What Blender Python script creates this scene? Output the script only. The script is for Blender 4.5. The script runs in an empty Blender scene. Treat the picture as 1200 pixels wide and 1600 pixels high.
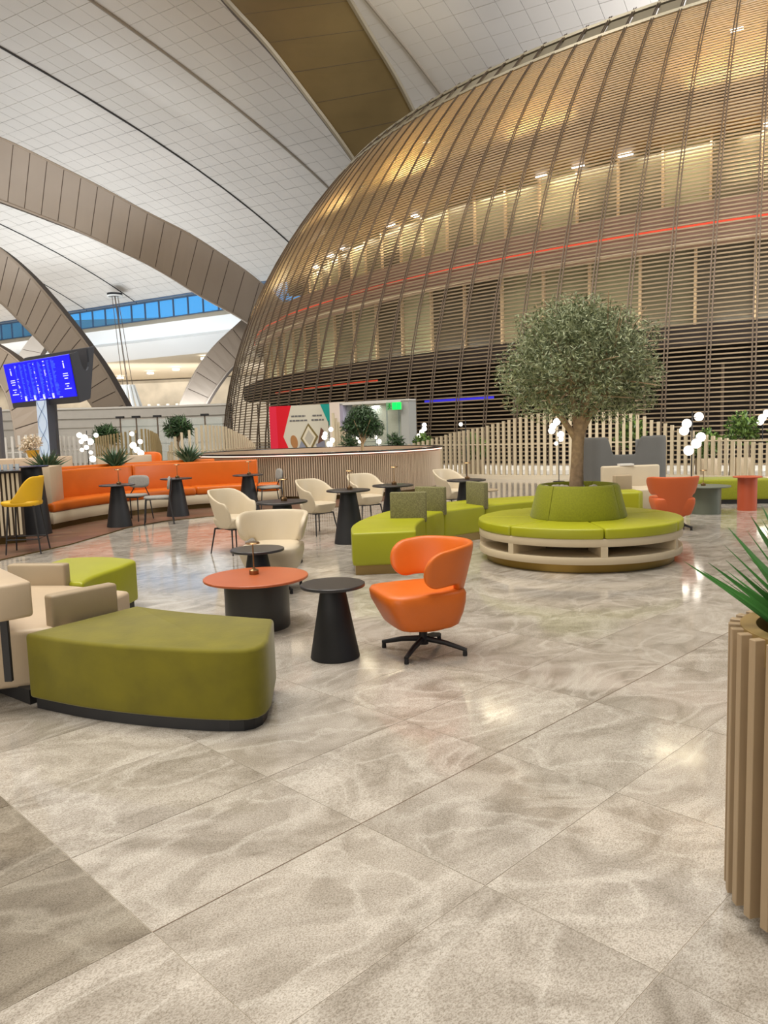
import bpy, bmesh, math, random
import numpy as np
from mathutils import Vector, Matrix
random.seed(7)
sc = bpy.context.scene
PI = math.pi

# ------------------------------------------------------------------ camera
CAMF, EYE, HORY, ROLL = 1200.0, 1.5, 672.0, math.radians(1.75)
_p = math.atan((800 - HORY) / CAMF)
CF = Vector((0, math.cos(_p), -math.sin(_p)))
_U0 = Vector((1, 0, 0)).cross(CF)
CR = Vector((1, 0, 0)) * math.cos(ROLL) - _U0 * math.sin(ROLL)
CU = _U0 * math.cos(ROLL) + Vector((1, 0, 0)) * math.sin(ROLL)
cam = bpy.data.objects.new('camera', bpy.data.cameras.new('camera'))
sc.collection.objects.link(cam)
cam.data.sensor_fit = 'VERTICAL'; cam.data.sensor_height = 36; cam.data.lens = 27
cam.data.clip_end = 600
m = Matrix.Identity(4)
for i in range(3):
    m[i][0] = CR[i]; m[i][1] = CU[i]; m[i][2] = -CF[i]
m[2][3] = EYE
cam.matrix_world = m
sc.camera = cam
def ray(x, y): return CF + CR * ((x - 600) / CAMF) + CU * ((800 - y) / CAMF)
def at(x, y, z=0.0):
    d = ray(x, y); return Vector((0, 0, EYE)) + d * ((z - EYE) / d.z)
def atY(x, y, Y):
    d = ray(x, y); return Vector((0, 0, EYE)) + d * (Y / d.y)

# ------------------------------------------------------------------ world, light, exposure
w = bpy.data.worlds.new('world'); sc.world = w; w.use_nodes = True
w.node_tree.nodes['Background'].inputs[0].default_value = (0.04, 0.42, 1.0, 1)
w.node_tree.nodes['Background'].inputs[1].default_value = 1.5
sc.view_settings.view_transform = 'Standard'; sc.view_settings.look = 'None'
sc.view_settings.exposure = -0.72; sc.view_settings.gamma = 1.0
try: sc.view_settings.use_curve_mapping = False
except Exception: pass

def light(name, kind, loc, power, color=(1, 1, 1), size=1, size_y=None, target=None, spot=None, blend=.5):
    l = bpy.data.lights.new(name, kind); l.energy = power; l.color = color
    if kind == 'AREA':
        l.size = size
        if size_y: l.shape = 'RECTANGLE'; l.size_y = size_y
    else: l.shadow_soft_size = size
    if kind == 'SPOT': l.spot_size = math.radians(spot or 60); l.spot_blend = blend
    o = bpy.data.objects.new(name, l); sc.collection.objects.link(o); o.location = loc
    if target is not None:
        o.rotation_euler = (Vector(target) - Vector(loc)).to_track_quat('-Z', 'Y').to_euler()
    return o
WARM = (1.0, .945, .87)
# unseen area lights added above and behind the viewer to light the hall
light('hall_fill', 'AREA', (-3, 3, 26), 10500, WARM, 14, 14, (-3, 6, 0))
light('hall_fill', 'AREA', (12, 6, 26), 2600, WARM, 12, 12, (10, 12, 0))
light('hall_fill', 'AREA', (-16, 16, 26), 6500, (1, .93, .84), 12, 12, (-8, 20, 0))
light('hall_fill', 'AREA', (0, -22, 24), 2200, WARM, 16, 10, (0, 0, 1))
light('hall_fill', 'AREA', (-38, 24, 26), 5000, (1, .95, .88), 12, 12, (-20, 50, 2))
# hidden upward area lights, added to brighten the vault
light('vault_fill', 'AREA', (-26, 62, 3.0), 6200, (.86, .93, 1.0), 30, 6, (-26, 74, 26))
light('vault_fill', 'AREA', (-42, 84, 3.0), 15000, (.82, .91, 1.0), 30, 6, (-34, 100, 22))
light('vault_fill', 'AREA', (-14, -8, 5), 3800, (1, .93, .84), 20, 14, (-12, 30, 30))
light('vault_fill', 'AREA', (20, 10, 6), 9000, (1, .97, .93), 10, 10, (10, 55, 30))
light('vault_fill', 'AREA', (22, 46, 17.6), 7000, (.95, .97, 1.0), 16, 10, (12, 50, 32))
light('arch_fill_spot', 'SPOT', (-24, 34, 4.5), 15000, (.85, .92, 1.0), .3, None, (-21, 62, 24), 34, .9)  # added cool spot that brightens the vault behind the arch
# unseen area lights added to brighten the far departures hall beyond the bulkhead
light('far_hall_fill', 'AREA', (-60, 130, 11.6), 16000, (1, .96, .90), 60, 40, (-60, 130, 0))
light('far_hall_up_fill', 'AREA', (-45, 118, 1.0), 15000, (1, .96, .90), 60, 20, (-50, 135, 12))

# ------------------------------------------------------------------ helpers
def lin(c):
    return tuple(((v / 255) / 12.92 if v <= 10 else (((v / 255) + .055) / 1.055) ** 2.4) for v in c)
def M(name, rgb, rough=.5, metal=0., bump=0., bscale=40., var=0., vscale=3., emit=0., coat=0., sheen=0., trans=0., alpha=1., spec=None):
    mt = bpy.data.materials.new(name); mt.use_nodes = True
    nt = mt.node_tree; b = nt.nodes['Principled BSDF']; c = lin(rgb)
    b.inputs['Base Color'].default_value = (*c, 1); b.inputs['Roughness'].default_value = rough
    b.inputs['Metallic'].default_value = metal
    if spec is not None: b.inputs['Specular IOR Level'].default_value = spec
    if coat: b.inputs['Coat Weight'].default_value = coat; b.inputs['Coat Roughness'].default_value = .15
    if sheen: b.inputs['Sheen Weight'].default_value = sheen; b.inputs['Sheen Roughness'].default_value = .4
    if trans: b.inputs['Transmission Weight'].default_value = trans
    if alpha < 1: b.inputs['Alpha'].default_value = alpha
    if emit: b.inputs['Emission Color'].default_value = (*c, 1); b.inputs['Emission Strength'].default_value = emit
    tc = nt.nodes.new('ShaderNodeTexCoord')
    n = nt.nodes.new('ShaderNodeTexNoise'); n.inputs['Scale'].default_value = vscale; n.inputs['Detail'].default_value = 4
    nt.links.new(tc.outputs['Object'], n.inputs['Vector'])
    if var:
        r = nt.nodes.new('ShaderNodeValToRGB')
        r.color_ramp.elements[0].position = .3; r.color_ramp.elements[1].position = .72
        r.color_ramp.elements[0].color = (*[max(0, v * (1 - var)) for v in c], 1)
        r.color_ramp.elements[1].color = (*[min(1, v * (1 + var)) for v in c], 1)
        nt.links.new(n.outputs['Fac'], r.inputs['Fac']); nt.links.new(r.outputs['Color'], b.inputs['Base Color'])
    if bump:
        n2 = nt.nodes.new('ShaderNodeTexNoise'); n2.inputs['Scale'].default_value = bscale; n2.inputs['Detail'].default_value = 3
        nt.links.new(tc.outputs['Object'], n2.inputs['Vector'])
        bp = nt.nodes.new('ShaderNodeBump'); bp.inputs['Strength'].default_value = bump; bp.inputs['Distance'].default_value = .01
        nt.links.new(n2.outputs['Fac'], bp.inputs['Height']); nt.links.new(bp.outputs['Normal'], b.inputs['Normal'])
    return mt

def finish(name, me, mat, parent=None, smooth=True, ang=35):
    if smooth:
        me.polygons.foreach_set('use_smooth', [True] * len(me.polygons))
        if hasattr(me, 'set_sharp_from_angle'): me.set_sharp_from_angle(angle=math.radians(ang))
    for mm in (mat if isinstance(mat, (list, tuple)) else [mat]): me.materials.append(mm)
    o = bpy.data.objects.new(name, me); sc.collection.objects.link(o)
    if parent is not None: o.parent = parent
    return o
def B(name, bm, mat, parent=None, smooth=True, ang=35):
    bmesh.ops.recalc_face_normals(bm, faces=bm.faces)
    me = bpy.data.meshes.new(name); bm.to_mesh(me); bm.free()
    return finish(name, me, mat, parent, smooth, ang)
def PY(name, vs, fs, mat, parent=None, smooth=False):
    me = bpy.data.meshes.new(name); me.from_pydata([tuple(v) for v in vs], [], fs); me.update()
    return finish(name, me, mat, parent, smooth)
def thing(name, label, cat, loc=(0, 0, 0), rz=0, group=None, scale=None):
    o = bpy.data.objects.new(name, None); sc.collection.objects.link(o)
    o.empty_display_size = .2; o.location = loc; o.rotation_euler = (0, 0, rz)
    o['label'] = label; o['category'] = cat
    if group: o['group'] = group
    if scale: o.scale = scale
    return o
def tag(o, label, cat, group=None):
    o['label'] = label; o['category'] = cat
    if group: o['group'] = group
    return o
def struct(o): o['kind'] = 'structure'; return o
def stuff(o): o['kind'] = 'stuff'; return o
def inst(name, src, parent, loc=(0, 0, 0), rot=(0, 0, 0), scale=(1, 1, 1)):
    o = src.copy(); o.name = name; sc.collection.objects.link(o); o.parent = parent
    o.location = loc; o.rotation_euler = rot; o.scale = scale; return o
def dup(root, loc, rz, label, group=None):
    r = root.copy(); sc.collection.objects.link(r); r.location = loc; r.rotation_euler = (0, 0, rz); r['label'] = label
    if group: r['group'] = group
    for ch in list(root.children):
        c = ch.copy(); sc.collection.objects.link(c); c.parent = r
        for g in ch.children:
            d = g.copy(); sc.collection.objects.link(d); d.parent = c
    return r

def box(bm, x0, x1, y0, y1, z0, z1, mat4=None):
    vs = [bm.verts.new((x, y, z)) for x in (x0, x1) for y in (y0, y1) for z in (z0, z1)]
    for f in ((0, 1, 3, 2), (4, 6, 7, 5), (0, 4, 5, 1), (2, 3, 7, 6), (0, 2, 6, 4), (1, 5, 7, 3)):
        bm.faces.new([vs[i] for i in f])
    if mat4 is not None: bmesh.ops.transform(bm, matrix=mat4, verts=vs)
    return vs
def bx(x0, x1, y0, y1, z0, z1, bev=0, seg=2):
    bm = bmesh.new(); box(bm, x0, x1, y0, y1, z0, z1)
    if bev: bmesh.ops.bevel(bm, geom=list(bm.edges), offset=bev, segments=seg, affect='EDGES', profile=.5)
    return bm
def prism(poly, z0, z1, bev=0, seg=3):
    bm = bmesh.new()
    lo = [bm.verts.new((p[0], p[1], z0)) for p in poly]; hi = [bm.verts.new((p[0], p[1], z1)) for p in poly]
    n = len(poly)
    bot = bm.faces.new(lo[::-1]); top = bm.faces.new(hi)
    for i in range(n): bm.faces.new((lo[i], lo[(i + 1) % n], hi[(i + 1) % n], hi[i]))
    bmesh.ops.recalc_face_normals(bm, faces=bm.faces)
    if bev:
        es = [e for e in bm.edges if abs(e.verts[0].co.z - e.verts[1].co.z) < 1e-5 or
              (len(e.link_faces) == 2 and e.calc_face_angle(0) > .6)]
        bmesh.ops.bevel(bm, geom=es, offset=bev, segments=seg, affect='EDGES', profile=.5, clamp_overlap=True)
    return bm
def lathe(prof, seg=40, bm=None, cx=0, cy=0, ring=False):
    if ring: prof = list(prof) + [prof[0]]
    bm = bm or bmesh.new(); rings = []
    for r, z in prof:
        if r < 1e-5: rings.append([bm.verts.new((cx, cy, z))])
        else: rings.append([bm.verts.new((cx + r * math.cos(2 * PI * i / seg), cy + r * math.sin(2 * PI * i / seg), z)) for i in range(seg)])
    for a, b in zip(rings, rings[1:]):
        for i in range(seg):
            j = (i + 1) % seg
            if len(a) == 1 and len(b) == 1: continue
            if len(a) == 1: bm.faces.new((a[0], b[j], b[i]))
            elif len(b) == 1: bm.faces.new((a[i], a[j], b[0]))
            else: bm.faces.new((a[i], a[j], b[j], b[i]))
    if ring: bmesh.ops.remove_doubles(bm, verts=rings[0] + rings[-1], dist=1e-6); return bm
    for rg, fl in ((rings[0], 1), (rings[-1], 0)):
        if len(rg) > 1: bm.faces.new(rg[::-1] if fl else rg)
    return bm
def tube(bm, pts, r, seg=8, closed=False):
    pts = [Vector(p) for p in pts]; n = len(pts); rings = []
    rr = r if isinstance(r, (list, tuple)) else [r] * n
    up = Vector((0, 0, 1)); prev = None
    for i, p in enumerate(pts):
        if closed: t = pts[(i + 1) % n] - pts[i - 1]
        else: t = (pts[min(i + 1, n - 1)] - pts[max(i - 1, 0)])
        t.normalize()
        if prev is None:
            a = up if abs(t.z) < .9 else Vector((1, 0, 0))
            x = t.cross(a).normalized()
        else: x = (prev - t * prev.dot(t)).normalized()
        prev = x; y = t.cross(x)
        rings.append([bm.verts.new(p + (x * math.cos(2 * PI * k / seg) + y * math.sin(2 * PI * k / seg)) * rr[i]) for k in range(seg)])
    for i in range(n if closed else n - 1):
        a, b = rings[i], rings[(i + 1) % n]
        for k in range(seg): bm.faces.new((a[k], a[(k + 1) % seg], b[(k + 1) % seg], b[k]))
    if not closed: bm.faces.new(rings[0][::-1]); bm.faces.new(rings[-1])
    return bm
def T(pts, r, seg=8): return tube(bmesh.new(), pts, r, seg)
def loft(rings, caps=True):
    bm = bmesh.new(); R = [[bm.verts.new(p) for p in rg] for rg in rings]; n = len(R[0])
    for a, b in zip(R, R[1:]):
        for i in range(n): bm.faces.new((a[i], a[(i + 1) % n], b[(i + 1) % n], b[i]))
    if caps: bm.faces.new(R[0][::-1]); bm.faces.new(R[-1])
    return bm
def spow(v, e): return math.copysign(abs(v) ** e, v)
def sel(cx, cy, hx, hy, z, e=.5, n=40):      # superellipse ring
    return [(cx + hx * spow(math.cos(2 * PI * i / n), e), cy + hy * spow(math.sin(2 * PI * i / n), e), z) for i in range(n)]
def smooth(x, a, b):
    t = min(1, max(0, (x - a) / (b - a))); return t * t * (3 - 2 * t)
def sheet(path, zl, zt, th, S, n=44, m=22, lean=None, ex=.45, endr=0):
    """upholstered shell standing on a plan curve: path(s)->(x,y,nx,ny)"""
    rings = []
    for i in range(n + 1):
        s = -S + 2 * S * i / n
        endd = min(1, (S - abs(s)) / (th * .9 + 1e-6))
        k = math.sqrt(max(0.02, 1 - (1 - endd) ** 2)) if endd < 1 else 1
        x, y, nx, ny = path(s); lo, hi = zl(s), zt(s); mid = (lo + hi) / 2; hh = (hi - lo) / 2
        hh2 = hh - (1 - k) * th * .8
        if endr and S - abs(s) < endr: hh2 = min(hh2, hh * math.sqrt(max(.03, 1 - ((endr - (S - abs(s))) / endr) ** 2)))
        rg = []
        for j in range(m):
            a = 2 * PI * j / m
            o = th / 2 * k * spow(math.cos(a), ex); z = mid + hh2 * spow(math.sin(a), ex)
            L = lean(z) if lean else 0
            rg.append((x + nx * (o + L), y + ny * (o + L), z))
        rings.append(rg)
    return loft(rings)
def upath(R, L, splay=0.):
    h = PI * R / 2
    def f(s):
        if abs(s) <= h:
            a = s / R; return (R * math.sin(a), R * math.cos(a), math.sin(a), math.cos(a))
        q = abs(s) - h; sg = 1 if s > 0 else -1
        return (sg * (R + splay * q), -q, sg, 0)
    return f, h

# ------------------------------------------------------------------ materials
def stone_mat(name, dark, light_, vein, vary=.13, rough=.085):
    mt = bpy.data.materials.new(name); mt.use_nodes = True; nt = mt.node_tree; N = nt.nodes; Lk = nt.links
    b = N['Principled BSDF']
    g = N.new('ShaderNodeNewGeometry'); mp = N.new('ShaderNodeMapping'); mp.vector_type = 'TEXTURE'
    mp.inputs['Location'].default_value = (-.745, 2.196, 0); mp.inputs['Rotation'].default_value = (0, 0, math.radians(44.68))
    Lk.new(g.outputs['Position'], mp.inputs['Vector'])
    dv = N.new('ShaderNodeVectorMath'); dv.operation = 'DIVIDE'; dv.inputs[1].default_value = (.87, .6, 1)
    Lk.new(mp.outputs[0], dv.inputs[0])
    fl = N.new('ShaderNodeVectorMath'); fl.operation = 'FLOOR'; Lk.new(dv.outputs[0], fl.inputs[0])
    wn = N.new('ShaderNodeTexWhiteNoise'); Lk.new(fl.outputs[0], wn.inputs['Vector'])
    sc_ = N.new('ShaderNodeVectorMath'); sc_.operation = 'SCALE'; sc_.inputs['Scale'].default_value = 9
    Lk.new(wn.outputs['Color'], sc_.inputs[0])
    ad = N.new('ShaderNodeVectorMath'); ad.operation = 'ADD'; Lk.new(mp.outputs[0], ad.inputs[0]); Lk.new(sc_.outputs[0], ad.inputs[1])
    st = N.new('ShaderNodeMapping'); st.inputs['Rotation'].default_value = (0, 0, .35); st.inputs['Scale'].default_value = (.95, 1.45, 1)
    Lk.new(ad.outputs[0], st.inputs['Vector'])
    n1 = N.new('ShaderNodeTexNoise'); n1.inputs['Scale'].default_value = 1.9; n1.inputs['Detail'].default_value = 9; n1.inputs['Roughness'].default_value = .62; n1.inputs['Distortion'].default_value = 1.4
    Lk.new(st.outputs[0], n1.inputs['Vector'])
    r1 = N.new('ShaderNodeValToRGB'); e = r1.color_ramp.elements
    e[0].position = .33; e[0].color = (*lin(dark), 1); e[1].position = .62; e[1].color = (*lin(light_), 1)
    Lk.new(n1.outputs['Fac'], r1.inputs['Fac'])
    n2 = N.new('ShaderNodeTexNoise'); n2.inputs['Scale'].default_value = 1.1; n2.inputs['Detail'].default_value = 6; n2.inputs['Distortion'].default_value = 1.6
    Lk.new(st.outputs[0], n2.inputs['Vector'])
    rv = N.new('ShaderNodeValToRGB'); e = rv.color_ramp.elements
    e[0].position = .455; e[0].color = (0, 0, 0, 1); e[1].position = .50; e[1].color = (1, 1, 1, 1)
    e2 = rv.color_ramp.elements.new(.545); e2.color = (0, 0, 0, 1)
    Lk.new(n2.outputs['Fac'], rv.inputs['Fac'])
    mv = N.new('ShaderNodeMix'); mv.data_type = 'RGBA'; Lk.new(r1.outputs['Color'], mv.inputs[6]); mv.inputs[7].default_value = (*lin(vein), 1)
    mm = N.new('ShaderNodeMath'); mm.operation = 'MULTIPLY'; mm.inputs[1].default_value = .4
    Lk.new(rv.outputs['Color'], mm.inputs[0]); Lk.new(mm.outputs[0], mv.inputs[0])
    # fine dark speckle
    n3 = N.new('ShaderNodeTexNoise'); n3.inputs['Scale'].default_value = 150; n3.inputs['Detail'].default_value = 5; n3.inputs['Roughness'].default_value = .8
    Lk.new(st.outputs[0], n3.inputs['Vector'])
    r3 = N.new('ShaderNodeValToRGB'); e = r3.color_ramp.elements
    e[0].position = .38; e[0].color = (.42, .39, .34, 1); e[1].position = .56; e[1].color = (1, 1, 1, 1)
    Lk.new(n3.outputs['Fac'], r3.inputs['Fac'])
    ms = N.new('ShaderNodeMix'); ms.data_type = 'RGBA'; ms.blend_type = 'MULTIPLY'; ms.inputs[0].default_value = .85
    Lk.new(mv.outputs[2], ms.inputs[6]); Lk.new(r3.outputs['Color'], ms.inputs[7])
    hs = N.new('ShaderNodeHueSaturation'); Lk.new(ms.outputs[2], hs.inputs['Color'])
    ma = N.new('ShaderNodeMath'); ma.operation = 'MULTIPLY_ADD'; ma.inputs[1].default_value = vary; ma.inputs[2].default_value = 1 - vary / 2
    Lk.new(wn.outputs['Value'], ma.inputs[0]); Lk.new(ma.outputs[0], hs.inputs['Value'])
    Lk.new(hs.outputs[0], b.inputs['Base Color'])
    b.inputs['Roughness'].default_value = rough
    b.inputs['Specular IOR Level'].default_value = .55
    return mt
STONE = stone_mat('polished_stone', (156, 148, 136), (198, 191, 180), (226, 221, 211))
STONE_D = stone_mat('dark_polished_stone', (118, 110, 98), (158, 150, 136), (190, 184, 170))
GROUT = M('grout', (178, 167, 150), .8)
def wood_mat():
    mt = M('wood_planks', (112, 84, 68), .35)
    nt = mt.node_tree; b = nt.nodes['Principled BSDF']; g = nt.nodes.new('ShaderNodeNewGeometry')
    mp = nt.nodes.new('ShaderNodeMapping'); mp.inputs['Rotation'].default_value = (0, 0, -.5); nt.links.new(g.outputs['Position'], mp.inputs[0])
    br = nt.nodes.new('ShaderNodeTexBrick'); br.inputs['Scale'].default_value = 1; br.inputs['Brick Width'].default_value = 1.5
    br.inputs['Row Height'].default_value = .16; br.inputs['Mortar Size'].default_value = .004
    br.inputs['Color1'].default_value = (*lin((122, 90, 72)), 1); br.inputs['Color2'].default_value = (*lin((96, 70, 56)), 1); br.inputs['Mortar'].default_value = (*lin((50, 36, 28)), 1)
    nt.links.new(mp.outputs[0], br.inputs['Vector'])
    st = nt.nodes.new('ShaderNodeMapping'); st.inputs['Scale'].default_value = (1.5, 22, 1); nt.links.new(mp.outputs[0], st.inputs[0])
    n = nt.nodes.new('ShaderNodeTexNoise'); n.inputs['Scale'].default_value = 2; n.inputs['Detail'].default_value = 5; nt.links.new(st.outputs[0], n.inputs['Vector'])
    mx = nt.nodes.new('ShaderNodeMix'); mx.data_type = 'RGBA'; mx.blend_type = 'OVERLAY'; mx.inputs[0].default_value = .6
    nt.links.new(br.outputs['Color'], mx.inputs[6]); nt.links.new(n.outputs['Color'], mx.inputs[7]); nt.links.new(mx.outputs[2], b.inputs['Base Color'])
    return mt
WOOD = wood_mat()
BLACK = M('black_powder_coat', (34, 34, 36), .55, bump=.15, bscale=300)
BLKTOP = M('black_table_top', (50, 48, 50), .32, var=.1)
BLKGLOSS = M('black_gloss_stone', (24, 24, 28), .22)
DKBROWN = M('bronze_plinth', (88, 70, 34), .35, metal=.6)
GOLDPL = M('champagne_plinth', (165, 140, 88), .35, metal=.45)
ORANGE = M('orange_leather', (214, 106, 26), .42, bump=.12, bscale=180, var=.05)
ORANGE2 = M('burnt_orange_leather', (204, 100, 18), .4, bump=.1, bscale=120, var=.06)
ORTOP = M('orange_lacquer', (186, 98, 58), .35, var=.05)
REDOR = M('red_orange_lacquer', (186, 86, 54), .45)
CREAM = M('cream_leather', (206, 192, 166), .42, bump=.08, bscale=160, var=.04)
BEIGE = M('beige_leather', (198, 178, 150), .45, bump=.1, bscale=160, var=.04)
TAUPE = M('taupe_leather', (170, 152, 124), .5, bump=.1, bscale=200, var=.05)
VELVET = M('green_velvet', (114, 107, 3), .8, var=.15, vscale=5, sheen=.25, bump=.1, bscale=30)
LIME = M('lime_leather', (164, 166, 26), .42, bump=.06, bscale=120, var=.05)
LIMEFAB = M('lime_fabric', (140, 144, 20), .75, bump=.2, bscale=260, var=.12, vscale=60, sheen=.2)
MOSS = M('mottled_moss_fabric', (128, 124, 86), .9, var=.35, vscale=90, bump=.3, bscale=150)
YEL = M('yellow_leather', (220, 172, 14), .45, bump=.06, bscale=160)
GREYF = M('grey_fabric', (150, 148, 142), .9, bump=.3, bscale=200, var=.08, vscale=50)
CHAR = M('charcoal_felt', (96, 95, 92), .95, bump=.2, bscale=150, var=.05)
SAGE = M('grey_green_lacquer', (106, 112, 98), .45)
BRASS = M('brass', (150, 120, 84), .3, metal=.9)
GLOBE = M('lit_globe', (255, 246, 232), .3, emit=7)
WHITE = M('white_paint', (232, 230, 224), .5)
PUTTY = M('putty_paint', (205, 194, 172), .5, var=.03)
PARAPET = M('parapet_panel', (206, 203, 196), .5, var=.03)
FENCE = M('fence_taupe', (196, 182, 154), .5)
FENCE_D = M('fence_bronze', (150, 132, 92), .5)
FIN = M('fin_taupe', (162, 140, 110), .5, var=.05)
ARCH = M('arch_cladding', (176, 162, 147), .38, var=.05, vscale=.3)
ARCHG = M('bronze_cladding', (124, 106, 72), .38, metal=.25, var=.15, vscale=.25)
CORE = M('cladding_joint', (92, 80, 70), .7)
CEIL = M('ceiling_panel', (214, 206, 196), .42, var=.03, vscale=.2)
CEILB = M('ceiling_joint', (150, 143, 135), .8)
SLAT = M('louvre_bronze', (154, 136, 110), .42, metal=.25)
RIB = M('rib_bronze', (112, 98, 84), .45, metal=.4)
GLASS = M('clear_glass', (215, 232, 228), .04, alpha=.16)
BARK = M('olive_bark', (172, 146, 116), .9, bump=.9, bscale=30, var=.25, vscale=18)
SOIL = M('soil', (60, 46, 34), .95, bump=.5)
PEB = M('white_pebble', (214, 206, 190), .6, var=.1, vscale=10)
def leafmat(name, a, b_, rough=.5, sc1=9):
    mt = M(name, a, rough); nt = mt.node_tree; b = nt.nodes['Principled BSDF']
    g = nt.nodes.new('ShaderNodeNewGeometry'); r = nt.nodes.new('ShaderNodeValToRGB')
    r.color_ramp.elements[0].color = (*lin(a), 1); r.color_ramp.elements[1].color = (*lin(b_), 1)
    nt.links.new(g.outputs['Random Per Island'], r.inputs['Fac']); nt.links.new(r.outputs['Color'], b.inputs['Base Color'])
    return mt
OLIVE = leafmat('olive_leaf', (66, 82, 44), (178, 186, 146))
DGREEN = leafmat('dark_leaf', (24, 48, 26), (70, 100, 56), .45)
BGREEN = leafmat('garden_leaf', (40, 70, 26), (120, 150, 66))
AGAVE = M('agave_leaf', (58, 106, 48), .35, var=.35, vscale=4)
PALE = leafmat('pale_blossom', (206, 190, 160), (240, 228, 206))

# ------------------------------------------------------------------ floor
bm = bmesh.new(); bmesh.ops.create_grid(bm, x_segments=1, y_segments=1, size=1)
floor = B('floor', bm, GROUT, None, False); floor.location = (-20, 90, -.0016); floor.scale = (120, 160, 1); struct(floor)
TA = Vector((.711, .7031, 0)); TN = Vector((-.7031, .711, 0)); T0 = Vector((-.745, 2.196, 0))
TLEN, TW = .87, .60
gp = .0013
tm = PY('tile', [(gp, gp, -.005), (TLEN - gp, gp, -.005), (TLEN - gp, TW - gp, -.005), (gp, TW - gp, -.005),
                 (gp, gp, 0), (TLEN - gp, gp, 0), (TLEN - gp, TW - gp, 0), (gp, TW - gp, 0)],
        [(4, 5, 6, 7), (0, 1, 5, 4), (1, 2, 6, 5), (2, 3, 7, 6), (3, 0, 4, 7)], STONE)
tm_d = tm.data.copy(); tm_d.materials.clear(); tm_d.materials.append(STONE_D)
tiles = []
for i in range(-60, 110):
    for j in range(-90, 70):
        c = T0 + TA * ((i + .5) * TLEN) + TN * ((j + .5) * TW)
        if c.y < 1.0 or c.y > 46 or abs(c.x) > .56 * c.y + 1.2: continue
        tiles.append((c.length, i, j, c))
tiles.sort(key=lambda q: q[0])
ang = math.atan2(TA.y, TA.x)
Minv = floor.matrix_basis.inverted()
vs, fs = [], []
floor_pad = bpy.data.objects.new
for k, (_, i, j, c) in enumerate(tiles):
    o0 = T0 + TA * (i * TLEN) + TN * (j * TW)
    if k < 290:
        dk = i < 0 and j >= 0 and i > -4
        if k == 0: t = tm
        else: t = tm.copy(); sc.collection.objects.link(t)
        t.name = 'tile'
        if dk: t.data = tm_d
        t.parent = floor; t.matrix_parent_inverse = Minv
        t.location = (o0.x, o0.y, random.uniform(-.0003, .0003)); t.rotation_euler = (0, 0, ang)
    else:
        q = [o0 + TA * a + TN * b_ for a, b_ in ((gp, gp), (TLEN - gp, gp), (TLEN - gp, TW - gp), (gp, TW - gp))]
        n0 = len(vs); vs += [(p.x, p.y, 0) for p in q] + [(p.x, p.y, -.005) for p in q]
        fs += [(n0, n0 + 1, n0 + 2, n0 + 3)]
        if c.y < 18: fs += [(n0 + 4 + a, n0 + 4 + (a + 1) % 4, n0 + (a + 1) % 4, n0 + a) for a in range(4)]
far_t = PY('distant_tiles', vs, fs, STONE, floor); far_t.matrix_parent_inverse = Minv; stuff(far_t)

# the one wider dark joint of the stone floor
jo = PY('joint', [T0 + TA * .0 + TN * -.004 + Vector((0, 0, .0006)), T0 + TA * 9 + TN * -.004 + Vector((0, 0, .0006)), T0 + TA * 9 + TN * .0 + Vector((0, 0, .0006)), T0 + TN * .0 + Vector((0, 0, .0006))], [(0, 1, 2, 3)], M('dark_joint', (112, 94, 76), .7), floor); jo.matrix_parent_inverse = Minv
# plank floor under the booth
wp = [at(-60, 900), at(0, 876), at(107, 852), at(160, 837), at(200, 825), at(255, 815), at(320, 808), at(400, 801), at(470, 797), at(560, 790)]
wp = [(p.x, p.y) for p in wp] + [(1.8, 19), (-3, 20.5), (-9, 18), (-9, 9)]
struct(B('floor_wood', prism(wp, 0.001, .006), WOOD, None, False))
struct(B('trim_wood_edge', T([(x, y, .004) for x, y in wp[:10]], .012, 6), DKBROWN))

# ------------------------------------------------------------------ ceiling and hall
W0 = Vector((-23.3, 100, 0)); WU = Vector((.868, -.497, 0)); WN = Vector((-.497, -.868, 0))
def cz(d): return 19.4 + 12.5 * (1 - math.exp(-max(d, 0) / 28))
def cpt(e, d, dz=0):
    p = W0 + WU * e + WN * d; return Vector((p.x, p.y, cz(d) + dz))
vs, fs = [], []; ds = [-1, 0, 2, 4, 7, 10, 14, 18, 23, 28, 34, 40, 48, 56, 66, 80, 100, 130, 175]; es = [-130, 130]
for d in ds:
    for e in es: vs.append(cpt(e, d, .10))
for k in range(len(ds) - 1): fs.append((2 * k, 2 * k + 1, 2 * k + 3, 2 * k + 2))
ceil_o = struct(PY('ceiling', vs, fs, CEILB))
CT = 1.4; plist = []
for i in range(-52, 52):
    for j in range(0, 66):
        e, d = i * CT, j * CT; c = cpt(e + CT / 2, d + CT / 2)
        px = c - Vector((0, 0, EYE)); dep = px.dot(CF)
        if dep < 5: continue
        X = 600 + CAMF * px.dot(CR) / dep; Y = 800 - CAMF * px.dot(CU) / dep
        if X < -120 or X > 1320 or Y < -160: continue
        vis = 0 < X < 1200 and 0 < Y < 520 and not (X > 560 and Y > 215 - .33 * (X - 560))
        plist.append((0 if vis else 1, dep, i, j, e, d))
plist.sort()
vs, fs = [], []
for k, (_, _, i, j, e, d) in enumerate(plist):
    g1 = .013; h = random.uniform(-.006, .006)
    q = [cpt(e + g1, d + g1, h), cpt(e + CT - g1, d + g1, h), cpt(e + CT - g1, d + CT - g1, h), cpt(e + g1, d + CT - g1, h)]
    if k < 290:
        v8 = q + [p + Vector((0, 0, .05)) for p in q]
        PY('ceiling_panel', v8, [(3, 2, 1, 0), (4, 5, 6, 7), (0, 1, 5, 4), (1, 2, 6, 5), (2, 3, 7, 6), (3, 0, 4, 7)], CEIL, ceil_o)
    else:
        n0 = len(vs); vs += q; fs.append((n0 + 3, n0 + 2, n0 + 1, n0))
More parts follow.
